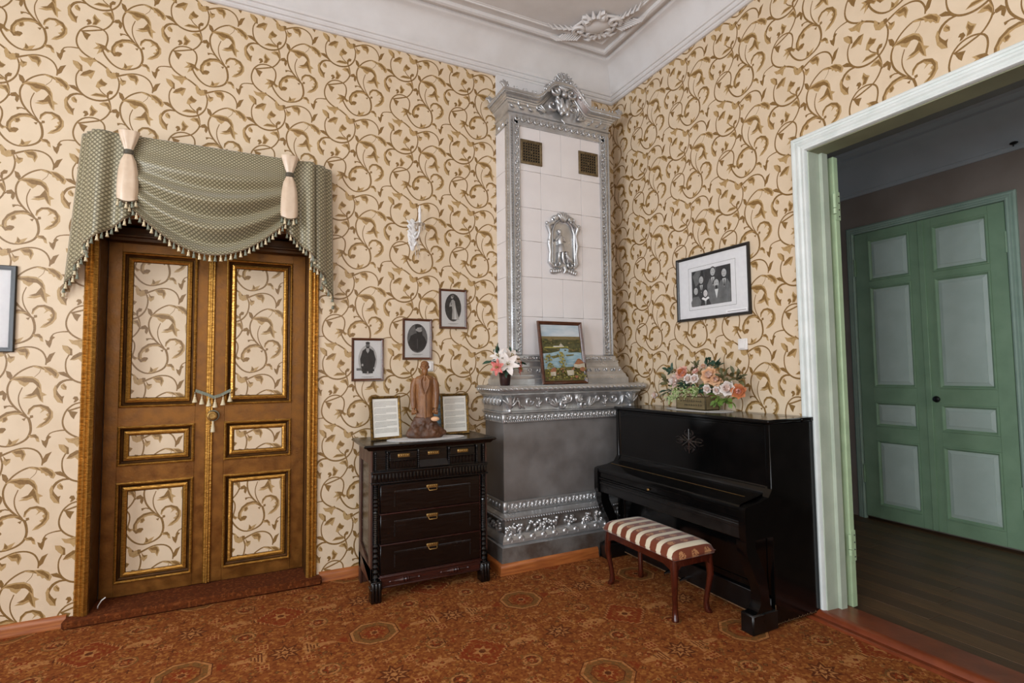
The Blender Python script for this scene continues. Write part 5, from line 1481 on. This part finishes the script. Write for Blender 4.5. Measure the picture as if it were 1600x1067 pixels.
P += [(7, pp((.68, .72), (.80, .735), (.97, .71), (.97, .79), (.80, .80), (.68, .78))), (6, pp((.70, .725), (.80, .63), (.86, .63), (.96, .71), (.80, .735))), (7, pp((.07, .86), (.20, .86), (.20, .93), (.07, .93))), (6, pp((.05, .865), (.13, .79), (.2, .79), (.21, .86))),
      (7, pp((.48, .84), (.66, .83), (.66, .92), (.5, .93))), (6, blob(.90, .82, .09, .05)), (6, blob(.72, .95, .05, .025))]
picture('landscape_painting', 'landscape painting of a river and village roofs leaning on the mantel', 'painting', pw_, ph_, .026, 'frame_wood', (-.872, -.432, 1.4165), 0, P, m, tilt=-.165, depth=.024, roll=.0, glass=False,
        prof=[(0, 0), (0, -.016), (.004, -.022), (.010, -.024), (.016, -.018), (.02, -.018), (.026, -.010), (.026, -.004)])

# ------------------------------------------------------------------ statuette, doily, switches
mb = MB(); n = 48
P = []
for f, z in ((1.0, .0005), (1.0, .0035), (.93, .004), (0.01, .0042)):
    P.append([((.285+.006*math.cos(k*6))*math.cos(2*PI*k/n)*f, (.135+.005*math.cos(k*6))*math.sin(2*PI*k/n)*f, z) for k in range(n)])
mb.grid(P, closed=True); dl = mk('doily', mb, 'doily', loc=(-2.06, -.415, CT)); tag(dl, 'oval white lace doily under the statuette on the chest', 'doily')
st = thing('statuette', 'carved wooden statuette of a bearded man in a long coat', 'statuette', (-2.065, -.385, CT+.0045))
st.rotation_euler = (0, 0, -.30)
def remesh(o, vs):
    r = o.modifiers.new('r', 'REMESH'); r.mode = 'VOXEL'; r.voxel_size = vs; r.use_smooth_shade = True
    s = o.modifiers.new('s', 'SMOOTH'); s.iterations = 1; s.factor = .4
mb = MB(); rnd = random.Random(3)   # rocky base
mb.lathe([(.118, .0), (.13, .02), (.12, .05), (.10, .08), (.085, .11), (.075, .15), (.05, .16)], (0, 0, 0), 18, sq=(1.08, .62))
for k in range(46):
    a = rnd.uniform(0, 2*PI); t = rnd.random(); rr = .115-.05*t; hz = rnd.uniform(.015, .035)
    mb.ell((rr*math.cos(a)*1.08, rr*math.sin(a)*.62, hz+.006+.08*t), (rnd.uniform(.015, .03), rnd.uniform(.012, .024), hz), 7, 5, rot=Matrix.Rotation(rnd.uniform(0, 3), 3, 'Z'))
for k in range(5): mb.ell((.055+.02*k, -.045+.008*k, .10-.016*k), (.026, .022, .022), 8, 6)
b_ = mk('rock_base', mb, 'carved_dark', st); remesh(b_, .006)
mb = MB(); mb.ell((.075, -.055, .138), (.032, .024, .018), 12, 8); mk('pale_stone', mb, 'petal_peach', st)
mb = MB()   # the man: coat, arms, hands, head, one continuous carving
secs = [(.13, .068, .046), (.17, .066, .044), (.22, .064, .043), (.28, .063, .042), (.34, .064, .042), (.40, .072, .042), (.43, .074, .040), (.448, .060, .036), (.458, .034, .028), (.47, .024, .022)]
P = [[(a*math.cos(2*PI*k/20), b*math.sin(2*PI*k/20), z) for k in range(20)] for z, a, b in secs]
mb.grid(P, closed=True); mb.add(P[0], [tuple(range(20))]); mb.add(P[-1], [tuple(range(20))])
for s in (1, -1):
    mb.tube([(s*.066, 0, .432), (s*.080, -.002, .39), (s*.086, -.004, .33), (s*.084, -.014, .27), (s*.080, -.022, .215)], [.022, .026, .024, .022, .019], 10)
    mb.ell((s*.080, -.025, .200), (.014, .018, .020), 8, 6)
    for k in range(4): mb.tube([(s*(.068+.008*k), -.030, .200), (s*(.068+.008*k), -.038, .186), (s*(.068+.008*k), -.030, .174-.002*k)], .0052, 6)
    mb.tube([(s*.068, -.036, .202), (s*.060, -.046, .192), (s*.062, -.046, .182)], .0055, 6)
    mb.tube([(s*.012, -.040, .452), (s*.030, -.044, .42), (s*.026, -.047, .38), (s*.004, -.049, .32)], [.007, .011, .009, .005], 6, flat=.5)   # lapels
    mb.ell((s*.011, -.030, .525), (.005, .006, .003), 6, 4); mb.tube([(s*.005, -.034, .532), (s*.017, -.032, .533)], .0035, 5)
    mb.ell((s*.031, .002, .518), (.005, .008, .012), 6, 5)
mb.tube([(.003, -.048, .32), (.004, -.050, .25), (.006, -.051, .14)], .004, 5)
mb.tube([(0, -.036, .455), (0, -.042, .42)], [.008, .004], 6)
mb.ell((0, 0, .522), (.029, .033, .040), 14, 10); mb.ell((0, .006, .538), (.031, .033, .028), 12, 8)
mb.ell((0, -.020, .490), (.025, .024, .030), 12, 8); mb.tube([(0, -.022, .478), (0, -.026, .455)], [.018, .010], 8)
mb.tube([(0, -.030, .532), (0, -.041, .514)], [.005, .008], 6); mb.tube([(-.013, -.034, .503), (0, -.038, .506), (.013, -.034, .503)], .005, 6)
mb.tube([(0, 0, .44), (0, 0, .49)], .021, 10)
for s in (1, -1):   # brow, eyes, cheek, moustache and beard carved deep enough to read
    mb.tube([(s*.004, -.036, .537), (s*.012, -.037, .541), (s*.022, -.031, .537)], .0045, 6); mb.ell((s*.012, -.034, .527), (.006, .005, .0035), 6, 5)
    mb.ell((s*.017, -.026, .513), (.010, .010, .012), 8, 6); mb.tube([(s*.002, -.042, .507), (s*.012, -.040, .503), (s*.019, -.034, .497)], [.005, .005, .003], 6)
mb.ell((0, -.028, .482), (.021, .020, .030), 12, 8); mb.tube([(0, -.033, .536), (0, -.045, .515), (0, -.040, .510)], [.005, .008, .006], 8)
mn = mk('figure', mb, 'carved_wood', st); remesh(mn, .0028)

def switch(loc, rz, lab):
    r = thing('light_switch', lab, 'switch', loc, rz)
    mb = MB(); mb.box(-.042, .042, -.012, 0, -.042, .042, b=.006); mk('plate', mb, 'plate_white', r)
    mb = MB(); mb.box(-.024, .024, -.018, -.011, -.032, .032, b=.004); mk('rocker', mb, 'plate_white', r)
switch((-1.918, -.0005, 1.578), 0, 'white light switch on the wallpaper behind the statuette')
switch((-.0005, -1.488, 1.707), -PI/2, 'white light switch below the family photograph by the doorway')

# ------------------------------------------------------------------ upright piano
pn = thing('upright_piano', 'black lacquered upright piano with closed lid against the right wall', 'piano', (-.012, -1.27, 0), -PI/2)
HW = .745
for s in (1, -1):
    mb = MB(); mb.box(s*(HW-.03), s*HW, -.42, -.01, .025, 1.195, b=.003)
    sp_ = mk('side_panel', mb, 'black_lacquer', pn)
    mb = MB(); rnd = random.Random(4)
    mb.box(s*(HW-.002), s*(HW+.0008), -.421, -.01, .024, .030)
    for k in range(16): y = -.40+k*.025; mb.prism([(y, .024), (y+.02, .024), (y+rnd.uniform(.004, .016), .03+rnd.uniform(.002, .012))], s*(HW-.002), s*(HW+.0008), plane='yz')
    mb.box(s*(HW-.002), s*(HW+.0006), -.4212, -.4195, .03, .14)
    mk('worn_edge', mb, 'worn_edge', sp_)
    mb = MB(); q = [(-.40, .535), (-.646, .535), (-.652, .56), (-.652, .70), (-.646, .726), (-.62, .735), (-.52, .745), (-.45, .765), (-.425, .80), (-.41, .83), (-.40, .83)]
    mb.prism(q, s*(HW-.045), s*(HW+.002), plane='yz'); mk('cheek', mb, 'black_lacquer', pn, sharp=30)
    # console leg and foot block
    fr_ = [(-.640, .535), (-.642, .50), (-.636, .46), (-.615, .40), (-.58, .33), (-.55, .27), (-.535, .21), (-.540, .16), (-.565, .125), (-.59, .115)]
    bk_ = [(-.44, .115), (-.46, .15), (-.468, .20), (-.475, .27), (-.495, .34), (-.53, .41), (-.56, .47), (-.57, .535)]
    mb = MB(); mb.prism(fr_+bk_, s*(HW-.005), s*(HW-.075), plane='yz'); mk('console_leg', mb, 'black_lacquer', pn, sharp=30)
    mb = MB(); mb.box(s*(HW-.09), s*(HW+.002), -.615, -.40, .001, .115, b=.008); mk('foot_block', mb, 'black_satin', pn)
mb = MB(); mb.box(-HW+.03, HW-.03, -.36, -.015, .03, 1.19); mk('back_frame', mb, 'black_satin', pn)
mb = MB(); mb.box(-HW-.008, HW+.008, -.436, -.13, 1.196, 1.220, b=.006); mb.box(-HW-.008, HW+.008, -.128, .0, 1.196, 1.220, b=.004); mk('top_lid', mb, 'black_lacquer', pn)
mb = MB(); mb.box(-HW+.03, HW-.03, -.410, -.39, .77, 1.194); mb.frame(-HW+.032, HW-.032, .80, 1.192, [(0, -.41), (.004, -.415), (.012, -.415), (.016, -.41)]); mk('upper_panel', mb, 'black_lacquer', pn)
mb = MB()   # fretwork rosette
zc = 1.02
for k in range(4):
    a = k*PI/2
    for s in (1, -1):
        pts = []
        for i in range(14):
            q = i/13; r_ = .028*(1-.8*q); b = a+s*(.5+q*5.5)
            pts.append((.085+1.7*(.052*math.cos(a)+r_*math.cos(b)), -.413, zc+.052*math.sin(a)+r_*math.sin(b)))
        mb.tube(pts, [.005, .0055, .003], 5)
    mb.tube([(.085, -.413, zc), (.085+1.5*.08*math.cos(a), -.414, zc+.085*math.sin(a))], [.009, .004], 6)
    mb.tube([(.085, -.413, zc), (.085+1.6*.055*math.cos(a+PI/4), -.414, zc+.055*math.sin(a+PI/4))], [.010, .005], 6)
mb.ell((.085, -.413, zc), (.02, .006, .016), 8, 5)
mk('fretwork', mb, 'notch', pn, label='carved openwork rosette on the front')
mb = MB()   # fallboard: fillet at the panel, sloping lid, rounded lip
prof = [(-.405, .84), (-.412, .815), (-.425, .79), (-.445, .775), (-.475, .768), (-.62, .742), (-.638, .734), (-.644, .722), (-.644, .70), (-.636, .694), (-.636, .66), (-.644, .655), (-.644, .645), (-.63, .64)]
X0, X1 = -HW+.045, HW-.045
mb.grid([[(X0, y, z), (X1, y, z)] for y, z in prof]); mk('fallboard', mb, 'black_lacquer', pn, sharp=35)
mb = MB(); mb.box(X0+.02, X1-.06, -.528, -.522, .7575, .7605); mk('hinge_strip', mb, 'brass', pn, label='thin brass hinge strip along the closed lid')
mb = MB(); mb.ell((-.09, -.646, .672), (.012, .008, .009), 10, 6); mk('lid_knob', mb, 'brass', pn)
mb = MB(); mb.box(-HW+.046, HW-.046, -.632, -.40, .535, .64, b=.006); mb.box(-HW+.046, HW-.046, -.637, -.40, .60, .625, b=.004); mk('key_bed', mb, 'black_satin', pn)
mb = MB(); mb.box(-HW+.03, HW-.03, -.40, -.36, .17, .535); mb.frame(-HW+.06, HW-.06, .20, .52, [(0, -.40), (.004, -.406), (.012, -.406), (.016, -.40)]); mk('lower_panel', mb, 'black_lacquer', pn)
mb = MB(); mb.box(-HW+.03, HW-.03, -.425, -.36, .03, .165, b=.004); rl = mk('bottom_rail', mb, 'black_satin', pn)
mb = MB(); mb.box(-HW+.09, HW-.09, -.4265, -.42, .029, .036); mk('worn_edge', mb, 'worn_edge', rl)
for x in (-.075, .075):
    mb = MB(); mb.tube([(x, -.41, .075), (x, -.46, .078), (x, -.50, .07), (x, -.53, .062)], [.010, .012, .018, .014], 8, flat=.5); mk('pedal', mb, 'chrome', pn)
PT = 1.2205

# ------------------------------------------------------------------ piano bench
bn = thing('piano_bench', 'mahogany piano bench with brown and cream striped cushion', 'bench', (-.748, -1.345, 0))
BX, BY = .160, .352
mb = MB(); n = 26; rows_ = []
for j in range(n+1):
    v = -1+2*j/n; row = []
    for i in range(n+1):
        u = -1+2*i/n
        e = (1-abs(u)**5)*(1-abs(v)**9); z = .392+.062*max(0, e)**.45
        row.append((u*(BX+.012), v*(BY+.016), z))
    rows_.append(row)
mb.grid(rows_); mb.box(-BX-.008, BX+.008, -BY-.012, BY+.012, .372, .394, b=.006)
mk('cushion', mb, 'striped_cushion', bn, sharp=70)
mb = MB()
def apron(p0, p1, along):
    n = 16; a = []
    for k in range(n+1):
        q = k/n; t = p0+(p1-p0)*q; d = min(q, 1-q); a.append((t, .33-.03*max(0, 1-d/.12)))
    return a
for s in (1, -1):
    a = apron(-BY+.02, BY-.02, 'y'); mb.prism(a+[(BY-.02, .375), (-BY+.02, .375)], s*BX, s*(BX-.018), plane='yz')
    a = apron(-BX+.02, BX-.02, 'x'); mb.prism(a+[(BX-.02, .375), (-BX+.02, .375)], s*BY, s*(BY-.018), plane='xz')
mk('apron', mb, 'mahogany', bn)
for sx in (1, -1):
    for sy in (1, -1):
        mb = MB(); P = []
        for z, o_, h in ((.376, -.004, .024), (.33, .0, .023), (.29, .004, .020), (.24, .006, .018), (.18, .0, .016), (.12, -.008, .015), (.07, -.013, .015), (.03, -.012, .017), (.012, -.006, .020), (.001, -.004, .018)):
            cx, cy = sx*(BX-.018+o_), sy*(BY-.022+o_*1.2); c_ = h*.35
            P.append([(cx+h*a, cy+h*b, z) for a, b in ((1, .6), (.6, 1), (-.6, 1), (-1, .6), (-1, -.6), (-.6, -1), (.6, -1), (1, -.6))])
        mb.grid(P, closed=True); mb.add(P[0], [tuple(range(8))]); mb.add(P[-1], [tuple(range(8))]); mk('leg', mb, 'mahogany', bn, sharp=50)

# ------------------------------------------------------------------ flowers
def petal(mb, base, d, up, l, w_, curl, m=0, tip=1.2, cup=.25, n=7):
    """a curved petal: base point, direction, face normal"""
    d = Vector(d).normalized(); up = (Vector(up)-d*Vector(up).dot(d)).normalized(); s = d.cross(up)
    P = []
    for i in range(n+1):
        q = i/n; wd = w_*math.sin(PI*min(1, q**.8*.98+.02))**(.7)*(1 if q < .7 else (1-(q-.7)/.3*.0))
        c = Vector(base)+d*(l*(q-curl*.25*q*q))-up*(curl*l*q*q*.6)
        P.append([tuple(c+s*(wd*t*.5)+up*(cup*wd*abs(t)*.5)) for t in (-1, -.5, 0, .5, 1)])
    mb.grid(P, m)
def peony(name, c, r, mats, parent, face=(-.7, -.3, .5), full=3, seed=0):
    rnd = random.Random(seed); f = Vector(face).normalized()
    a = f.orthogonal().normalized(); b = f.cross(a)
    mb = MB()
    for ring_ in range(full):
        n = (5, 6, 7, 8)[ring_]; op = .25+.42*ring_
        for k in range(n):
            t = 2*PI*(k+.5*ring_)/n+rnd.uniform(-.15, .15)
            rad = a*math.cos(t)+b*math.sin(t)
            d = f*math.cos(op)+rad*math.sin(op)
            petal(mb, Vector(c)-f*r*.35+rad*r*.06, d, -rad*math.cos(op)+f*math.sin(op), r*(1.0+.06*ring_), r*1.0, -.45+.25*ring_, m=(0 if ring_ else len(mats)-1), cup=.3, n=5)
    mb.ell(tuple(Vector(c)-f*r*.15), r*.42, 8, 6, len(mats)-1)
    o = mk(name, mb, mats, parent, sharp=80)
    return o
def leaves(name, parent, base, n, m, spread, l, w_, seed, bias=(0, 0, .3)):
    rnd = random.Random(seed); mb = MB()
    for k in range(n):
        d = Vector((rnd.gauss(0, 1)*spread[0]+bias[0], rnd.gauss(0, 1)*spread[1]+bias[1], rnd.gauss(0, .6)*spread[2]+bias[2]))
        if d.length < .01: continue
        d.normalize(); p = Vector(base)+d*rnd.uniform(.01, .05)
        petal(mb, p, d, (rnd.uniform(-.4, .4)-.5, rnd.uniform(-.4, .4)-.2, .7), l*rnd.uniform(.7, 1.2), w_*rnd.uniform(.7, 1.2), rnd.uniform(.1, .7), n=4)
        mb.tube([tuple(Vector(base)), tuple(p)], .0016, 4)
    return mk(name, mb, m, parent, sharp=80)
# arrangement in a crate on the piano
fa = thing('flower_crate', 'small wooden crate of peonies, roses and greenery on the piano', 'flowers', (-.17, -1.19, PT+.003))
mb = MB(); bx, by, bh = .07, .15, .095
mb.box(-bx, bx, -by, by, 0, .008); mb.box(-bx, -bx+.009, -by, by, 0, bh, b=.002); mb.box(bx-.009, bx, -by, by, 0, bh, b=.002); mb.box(-bx, bx, -by, -by+.009, 0, bh, b=.002); mb.box(-bx, bx, by-.009, by, 0, bh, b=.002)
mb.box(-bx+.005, bx-.005, -by+.005, by-.005, .06, .075); cr = mk('crate', mb, 'crate_wood', fa)
mb = MB(); rnd = random.Random(8)
for r_, (z, y0, y1) in enumerate(((.066, .10, -.10), (.036, .06, -.11))):
    y = y0
    while y > y1:
        h = rnd.uniform(.012, .022)
        mb.tube([(-bx-.001, y, z-h*.5), (-bx-.001, y-.005, z+h*.5), (-bx-.001, y-.010, z-h*.4), (-bx-.001, y-.016, z+h*.2)], .0016, 4); y -= rnd.uniform(.018, .026)
mk('lettering', mb, 'crate_ink', cr)
Fw = lambda wy, wz, wx=-.2: (wx+.17, wy+1.19, wz-PT-.003)
peony('peony', Fw(-1.075, 1.500, -.20), .062, ['petal_pink', 'petal_orange'], fa, (-.8, .1, .45), 3, 1)
peony('peony', Fw(-.985, 1.435, -.20), .060, ['petal_pale', 'petal_white'], fa, (-.8, .25, .1), 3, 2)
peony('rose', Fw(-1.165, 1.456, -.23), .040, ['petal_white', 'petal_pale'], fa, (-.9, -.1, .2), 3, 3)
peony('rose', Fw(-1.230, 1.456, -.23), .040, ['petal_white', 'petal_pale'], fa, (-.9, -.2, .3), 3, 4)
peony('hydrangea', Fw(-1.345, 1.485, -.20), .062, ['petal_peach', 'petal_pale'], fa, (-.8, -.3, .4), 4, 5)
peony('hydrangea', Fw(-1.395, 1.455, -.19), .046, ['petal_peach', 'petal_pale'], fa, (-.8, -.4, .2), 4, 6)
peony('rose', Fw(-1.360, 1.385, -.24), .034, ['petal_white', 'petal_pale'], fa, (-.9, -.2, -.1), 3, 7)
peony('rose', Fw(-1.430, 1.376, -.22), .032, ['petal_white', 'petal_pale'], fa, (-.9, -.2, .0), 3, 8)
peony('peony', Fw(-1.510, 1.390, -.20), .058, ['petal_white', 'petal_pale'], fa, (-.8, -.2, .2), 3, 9)
peony('peony', Fw(-1.575, 1.372, -.17), .055, ['petal_orange', 'petal_pink'], fa, (-.7, -.6, .1), 3, 10)
peony('rosebud', Fw(-1.205, 1.512, -.19), .030, ['petal_pink', 'petal_pale'], fa, (-.7, 0, .7), 3, 11)
peony('peony', Fw(-.745, 1.315, -.19), .042, ['petal_pale', 'petal_white'], fa, (-.7, .5, -.1), 3, 12)
peony('dried_flower', Fw(-1.165, 1.535, -.16), .034, ['petal_brown', 'petal_pale'], fa, (-.6, .1, .8), 3, 13)
peony('dried_flower', Fw(-1.245, 1.55, -.15), .030, ['petal_pale', 'petal_peach'], fa, (-.6, -.1, .8), 3, 14)
for k, (wy, wz, m, n, l, w_, b) in enumerate(((-.93, 1.50, 'leaf_dark', 10, .05, .03, (-.2, .4, .6)), (-.90, 1.42, 'leaf_olive', 14, .055, .028, (-.2, .8, .2)), (-.92, 1.36, 'leaf_dark', 16, .09, .014, (-.4, .9, -.3)), (-1.0, 1.37, 'leaf_green', 16, .045, .022, (-.5, .2, -.2)),
     (-1.12, 1.40, 'leaf_dark', 18, .06, .03, (-.5, 0, .2)), (-1.20, 1.38, 'leaf_green', 14, .05, .026, (-.6, 0, -.4)), (-1.30, 1.55, 'leaf_dark', 14, .045, .024, (0, -.1, .9)), (-1.40, 1.54, 'leaf_dark', 12, .045, .024, (0, -.3, .8)), (-1.30, 1.40, 'leaf_dark', 14, .055, .03, (-.5, 0, -.2)),
     (-1.45, 1.45, 'leaf_olive', 16, .055, .03, (-.2, -.4, .5)), (-1.56, 1.45, 'leaf_olive', 14, .055, .03, (0, -.7, .4)), (-1.40, 1.33, 'leaf_green', 12, .06, .028, (-.5, -.2, -.6)), (-1.48, 1.32, 'leaf_green', 10, .055, .028, (-.4, -.4, -.5)), (-1.20, 1.54, 'leaf_olive', 12, .04, .022, (0, .2, .9)))):
    leaves('leaf_sprig', fa, Fw(wy, wz, -.17), n, m, (.6, .8, .8), l, w_, 40+k, b)
rnd = random.Random(21)
for k, (wy, wz) in enumerate(((-1.05, 1.34), (-1.13, 1.36), (-1.24, 1.37), (-1.02, 1.31), (-.97, 1.30))):
    mb = MB()
    for q in range(26):
        p = Fw(wy+rnd.gauss(0, .022), wz+rnd.gauss(0, .025), -.245+rnd.gauss(0, .008)); mb.ell(p, rnd.uniform(.004, .0065), 5, 4)
        mb.tube([Fw(wy, wz, -.20), p], .001, 4)
    mk('berry_spray', mb, 'berry', fa, kind='stuff')
mb = MB()   # lace runner under the crate
P = []
for f, z in ((1., .0004), (1., .0022), (.9, .0024), (.01, .0025)):
    P.append([(-.17+.15*f*(math.cos(2*PI*k/60)*(1+.03*math.cos(k*3.1))), -1.20+.30*f*(math.sin(2*PI*k/60)*(1+.02*math.cos(k*3.1))), PT+z) for k in range(60)])
mb.grid(P, closed=True); tag(mk('lace_doily', mb, 'doily'), 'white lace doily under the flower crate on the piano', 'doily')

# pot of lilies on the mantel
pv = thing('potted_lilies', 'dark brown pot of white and pink lilies on the left end of the mantel', 'flowers', (-1.418, -.412, 1.4165))
mb = MB(); mb.lathe([(.036, .0005), (.039, .004), (.045, .06), (.055, .125), (.059, .13), (.059, .136), (.053, .136), (.048, .11), (.001, .10)], seg=24); mk('pot', mb, 'pot_brown', pv)
def lily(c, face, r, mats, seed):
    rnd = random.Random(seed); f = Vector(face).normalized(); a = f.orthogonal().normalized(); b = f.cross(a); mb = MB()
    for k in range(6):
        t = 2*PI*k/6+rnd.uniform(-.08, .08); rad = a*math.cos(t)+b*math.sin(t); op = 1.0
        d = f*math.cos(op)+rad*math.sin(op)
        petal(mb, Vector(c)+rad*.004, d, -rad*math.cos(op)+f*math.sin(op), r, r*(.50 if k % 2 else .40), .45, m=0, cup=.25)
    for k in range(6):
        t = 2*PI*k/6+.3; rad = a*math.cos(t)+b*math.sin(t); e = Vector(c)+f*r*.42+rad*r*.12
        mb.tube([c, tuple(e)], .0014, 4, 1); mb.ell(tuple(e), (.004, .004, .004), 5, 4, 1)
    mb.tube([(c[0]*.3, c[1]*.3+.0, .11), tuple(Vector(c)-f*r*.4), c], .004, 5, 2)
    return mk('lily', mb, [mats, 'stamen', 'leaf_green'], pv, sharp=80)
lily((-.012, -.075, .165), (-.35, -.9, .15), .105, 'petal_white', 1)
lily((.03, -.04, .225), (.15, -.75, .5), .085, 'petal_white', 2)
lily((-.06, -.02, .225), (-.6, -.5, .5), .08, 'petal_white', 3)
lily((.085, -.03, .20), (.6, -.6, .45), .07, 'petal_pale', 4)
lily((-.085, -.06, .145), (-.85, -.5, .0), .075, 'petal_spot', 5)
lily((.10, -.04, .135), (.75, -.6, -.1), .070, 'petal_spot', 6)
for k, (b, bi, n) in enumerate((((-.06, 0, .23), (-.4, 0, .9), 5), ((.05, 0, .22), (.3, -.2, .8), 6), ((.09, -.02, .17), (.9, -.2, .2), 5), ((-.01, -.03, .13), (0, -.6, -.2), 4), ((-.07, 0, .18), (-.9, -.1, .3), 4))):
    leaves('leaf_sprig', pv, b, n, 'leaf_dark', (.4, .3, .3), .065, .03, 70+k, bi)

# ------------------------------------------------------------------ wall sconce
sc = thing('wall_sconce', 'white ornate candle wall sconce with crystal drops on the wallpaper', 'lamp', (-2.052, -.001, 2.65))
mb = MB()
mb.lathe([(.001, -.13), (.016, -.12), (.022, -.09), (.026, -.06), (.036, -.03), (.042, .0), (.034, .03), (.030, .05), (.036, .07), (.032, .10), (.018, .13), (.004, .14)], (0, 0, 0), 16, sq=(1, .32))
for s in (1, -1):
    for k in range(5): lf(mb, s*.012, -.09+.045*k, -.012, PI/2-s*(.5+.1*k), .05, .02, .008)
mk('wall_plate', mb, 'sconce_white', sc, sharp=60)
mb = MB(); mb.tube([(0, -.01, .0), (.01, -.04, -.035), (.02, -.08, -.03), (.03, -.10, .01), (.032, -.105, .06)], [.009, .008, .008, .007, .009], 8); mk('arm', mb, 'sconce_white', sc)
mb = MB(); mb.lathe([(.008, .055), (.030, .062), (.046, .072), (.044, .075), (.012, .068)], (.032, -.105, 0), 18); dp = mk('drip_cup', mb, 'crystal', sc)
mb = MB(); mb.lathe([(.012, .068), (.012, .15), (.011, .16)], (.032, -.105, 0), 12); cn = mk('candle_tube', mb, 'sconce_white', sc)
mb = MB(); mb.lathe([(.008, .158), (.014, .172), (.013, .19), (.006, .212), (.001, .228)], (.032, -.105, 0), 10); mk('bulb', mb, 'plate_white', sc)
dm = MB(); dm.lathe([(.001, 0), (.004, -.006), (.003, -.012), (.008, -.026), (.001, -.042)], (0, 0, 0), 6)
d0 = None
for k, (x, y, z) in enumerate([(.032+.042*math.cos(a), -.105+.042*math.sin(a), .068) for a in np.linspace(0, 2*PI, 9)[:-1]]+[(.02, -.085, -.06), (.03, -.10, -.09), (.01, -.06, -.12), (.025, -.08, -.145)]):
    if d0 is None: d0 = mk('crystal_drop', dm, 'crystal', sc, loc=(x, y, z)).data
    else: share('crystal_drop', d0, sc, (x, y, z), scale=(1, 1, 1.0 if k < 8 else 1.5))
mb = MB(); mb.tube([(.032, -.10, .055), (.03, -.10, -.02), (.026, -.085, -.10), (.022, -.075, -.15)], .002, 5); mk('drop_chain', mb, 'crystal', sc)

# ------------------------------------------------------------------ chandelier added out of view behind the viewer, for warm light
cd_ = thing('chandelier', 'added unseen brass chandelier with lit candle bulbs hanging behind the viewer', 'lamp', (-3.3, -3.5, 3.05))
mb = MB(); mb.tube([(0, 0, .25), (0, 0, HC-3.05)], .008, 8); mb.lathe([(.001, -.08), (.03, -.06), (.05, 0), (.03, .06), (.05, .12), (.02, .25)], seg=16); mb.lathe([(.06, HC-3.05-.06), (.03, HC-3.05-.03), (.07, HC-3.05)], seg=16); mk('stem', mb, 'brass', cd_)
am = MB(); am.tube([(.04, 0, 0), (.15, 0, -.06), (.28, 0, -.03), (.34, 0, .05)], .008, 6); am.lathe([(.03, .05), (.035, .06), (.012, .065), (.012, .14)], (.34, 0, 0), 10)
bm_ = MB(); bm_.lathe([(.008, .14), (.016, .16), (.012, .19), (.001, .22)], (.34, 0, 0), 10)
a0 = b0 = None
for k in range(6):
    if a0 is None: a0 = mk('arm', am, 'brass', cd_); b0 = mk('bulb', bm_, 'bulb', cd_)
    else:
        share('arm', a0.data, cd_, (0, 0, 0), rot=(0, 0, k*PI/3)); share('bulb', b0.data, cd_, (0, 0, 0), rot=(0, 0, k*PI/3))
lt = bpy.data.lights.new('added_warm_light', 'POINT'); lt.energy = 16; lt.color = (1., .72, .42); lt.shadow_soft_size = .3  # warm point light added along with the unseen chandelier
lo = bpy.data.objects.new('added_warm_light', lt); COL.objects.link(lo); lo.location = (-3.3, -3.5, 2.85)
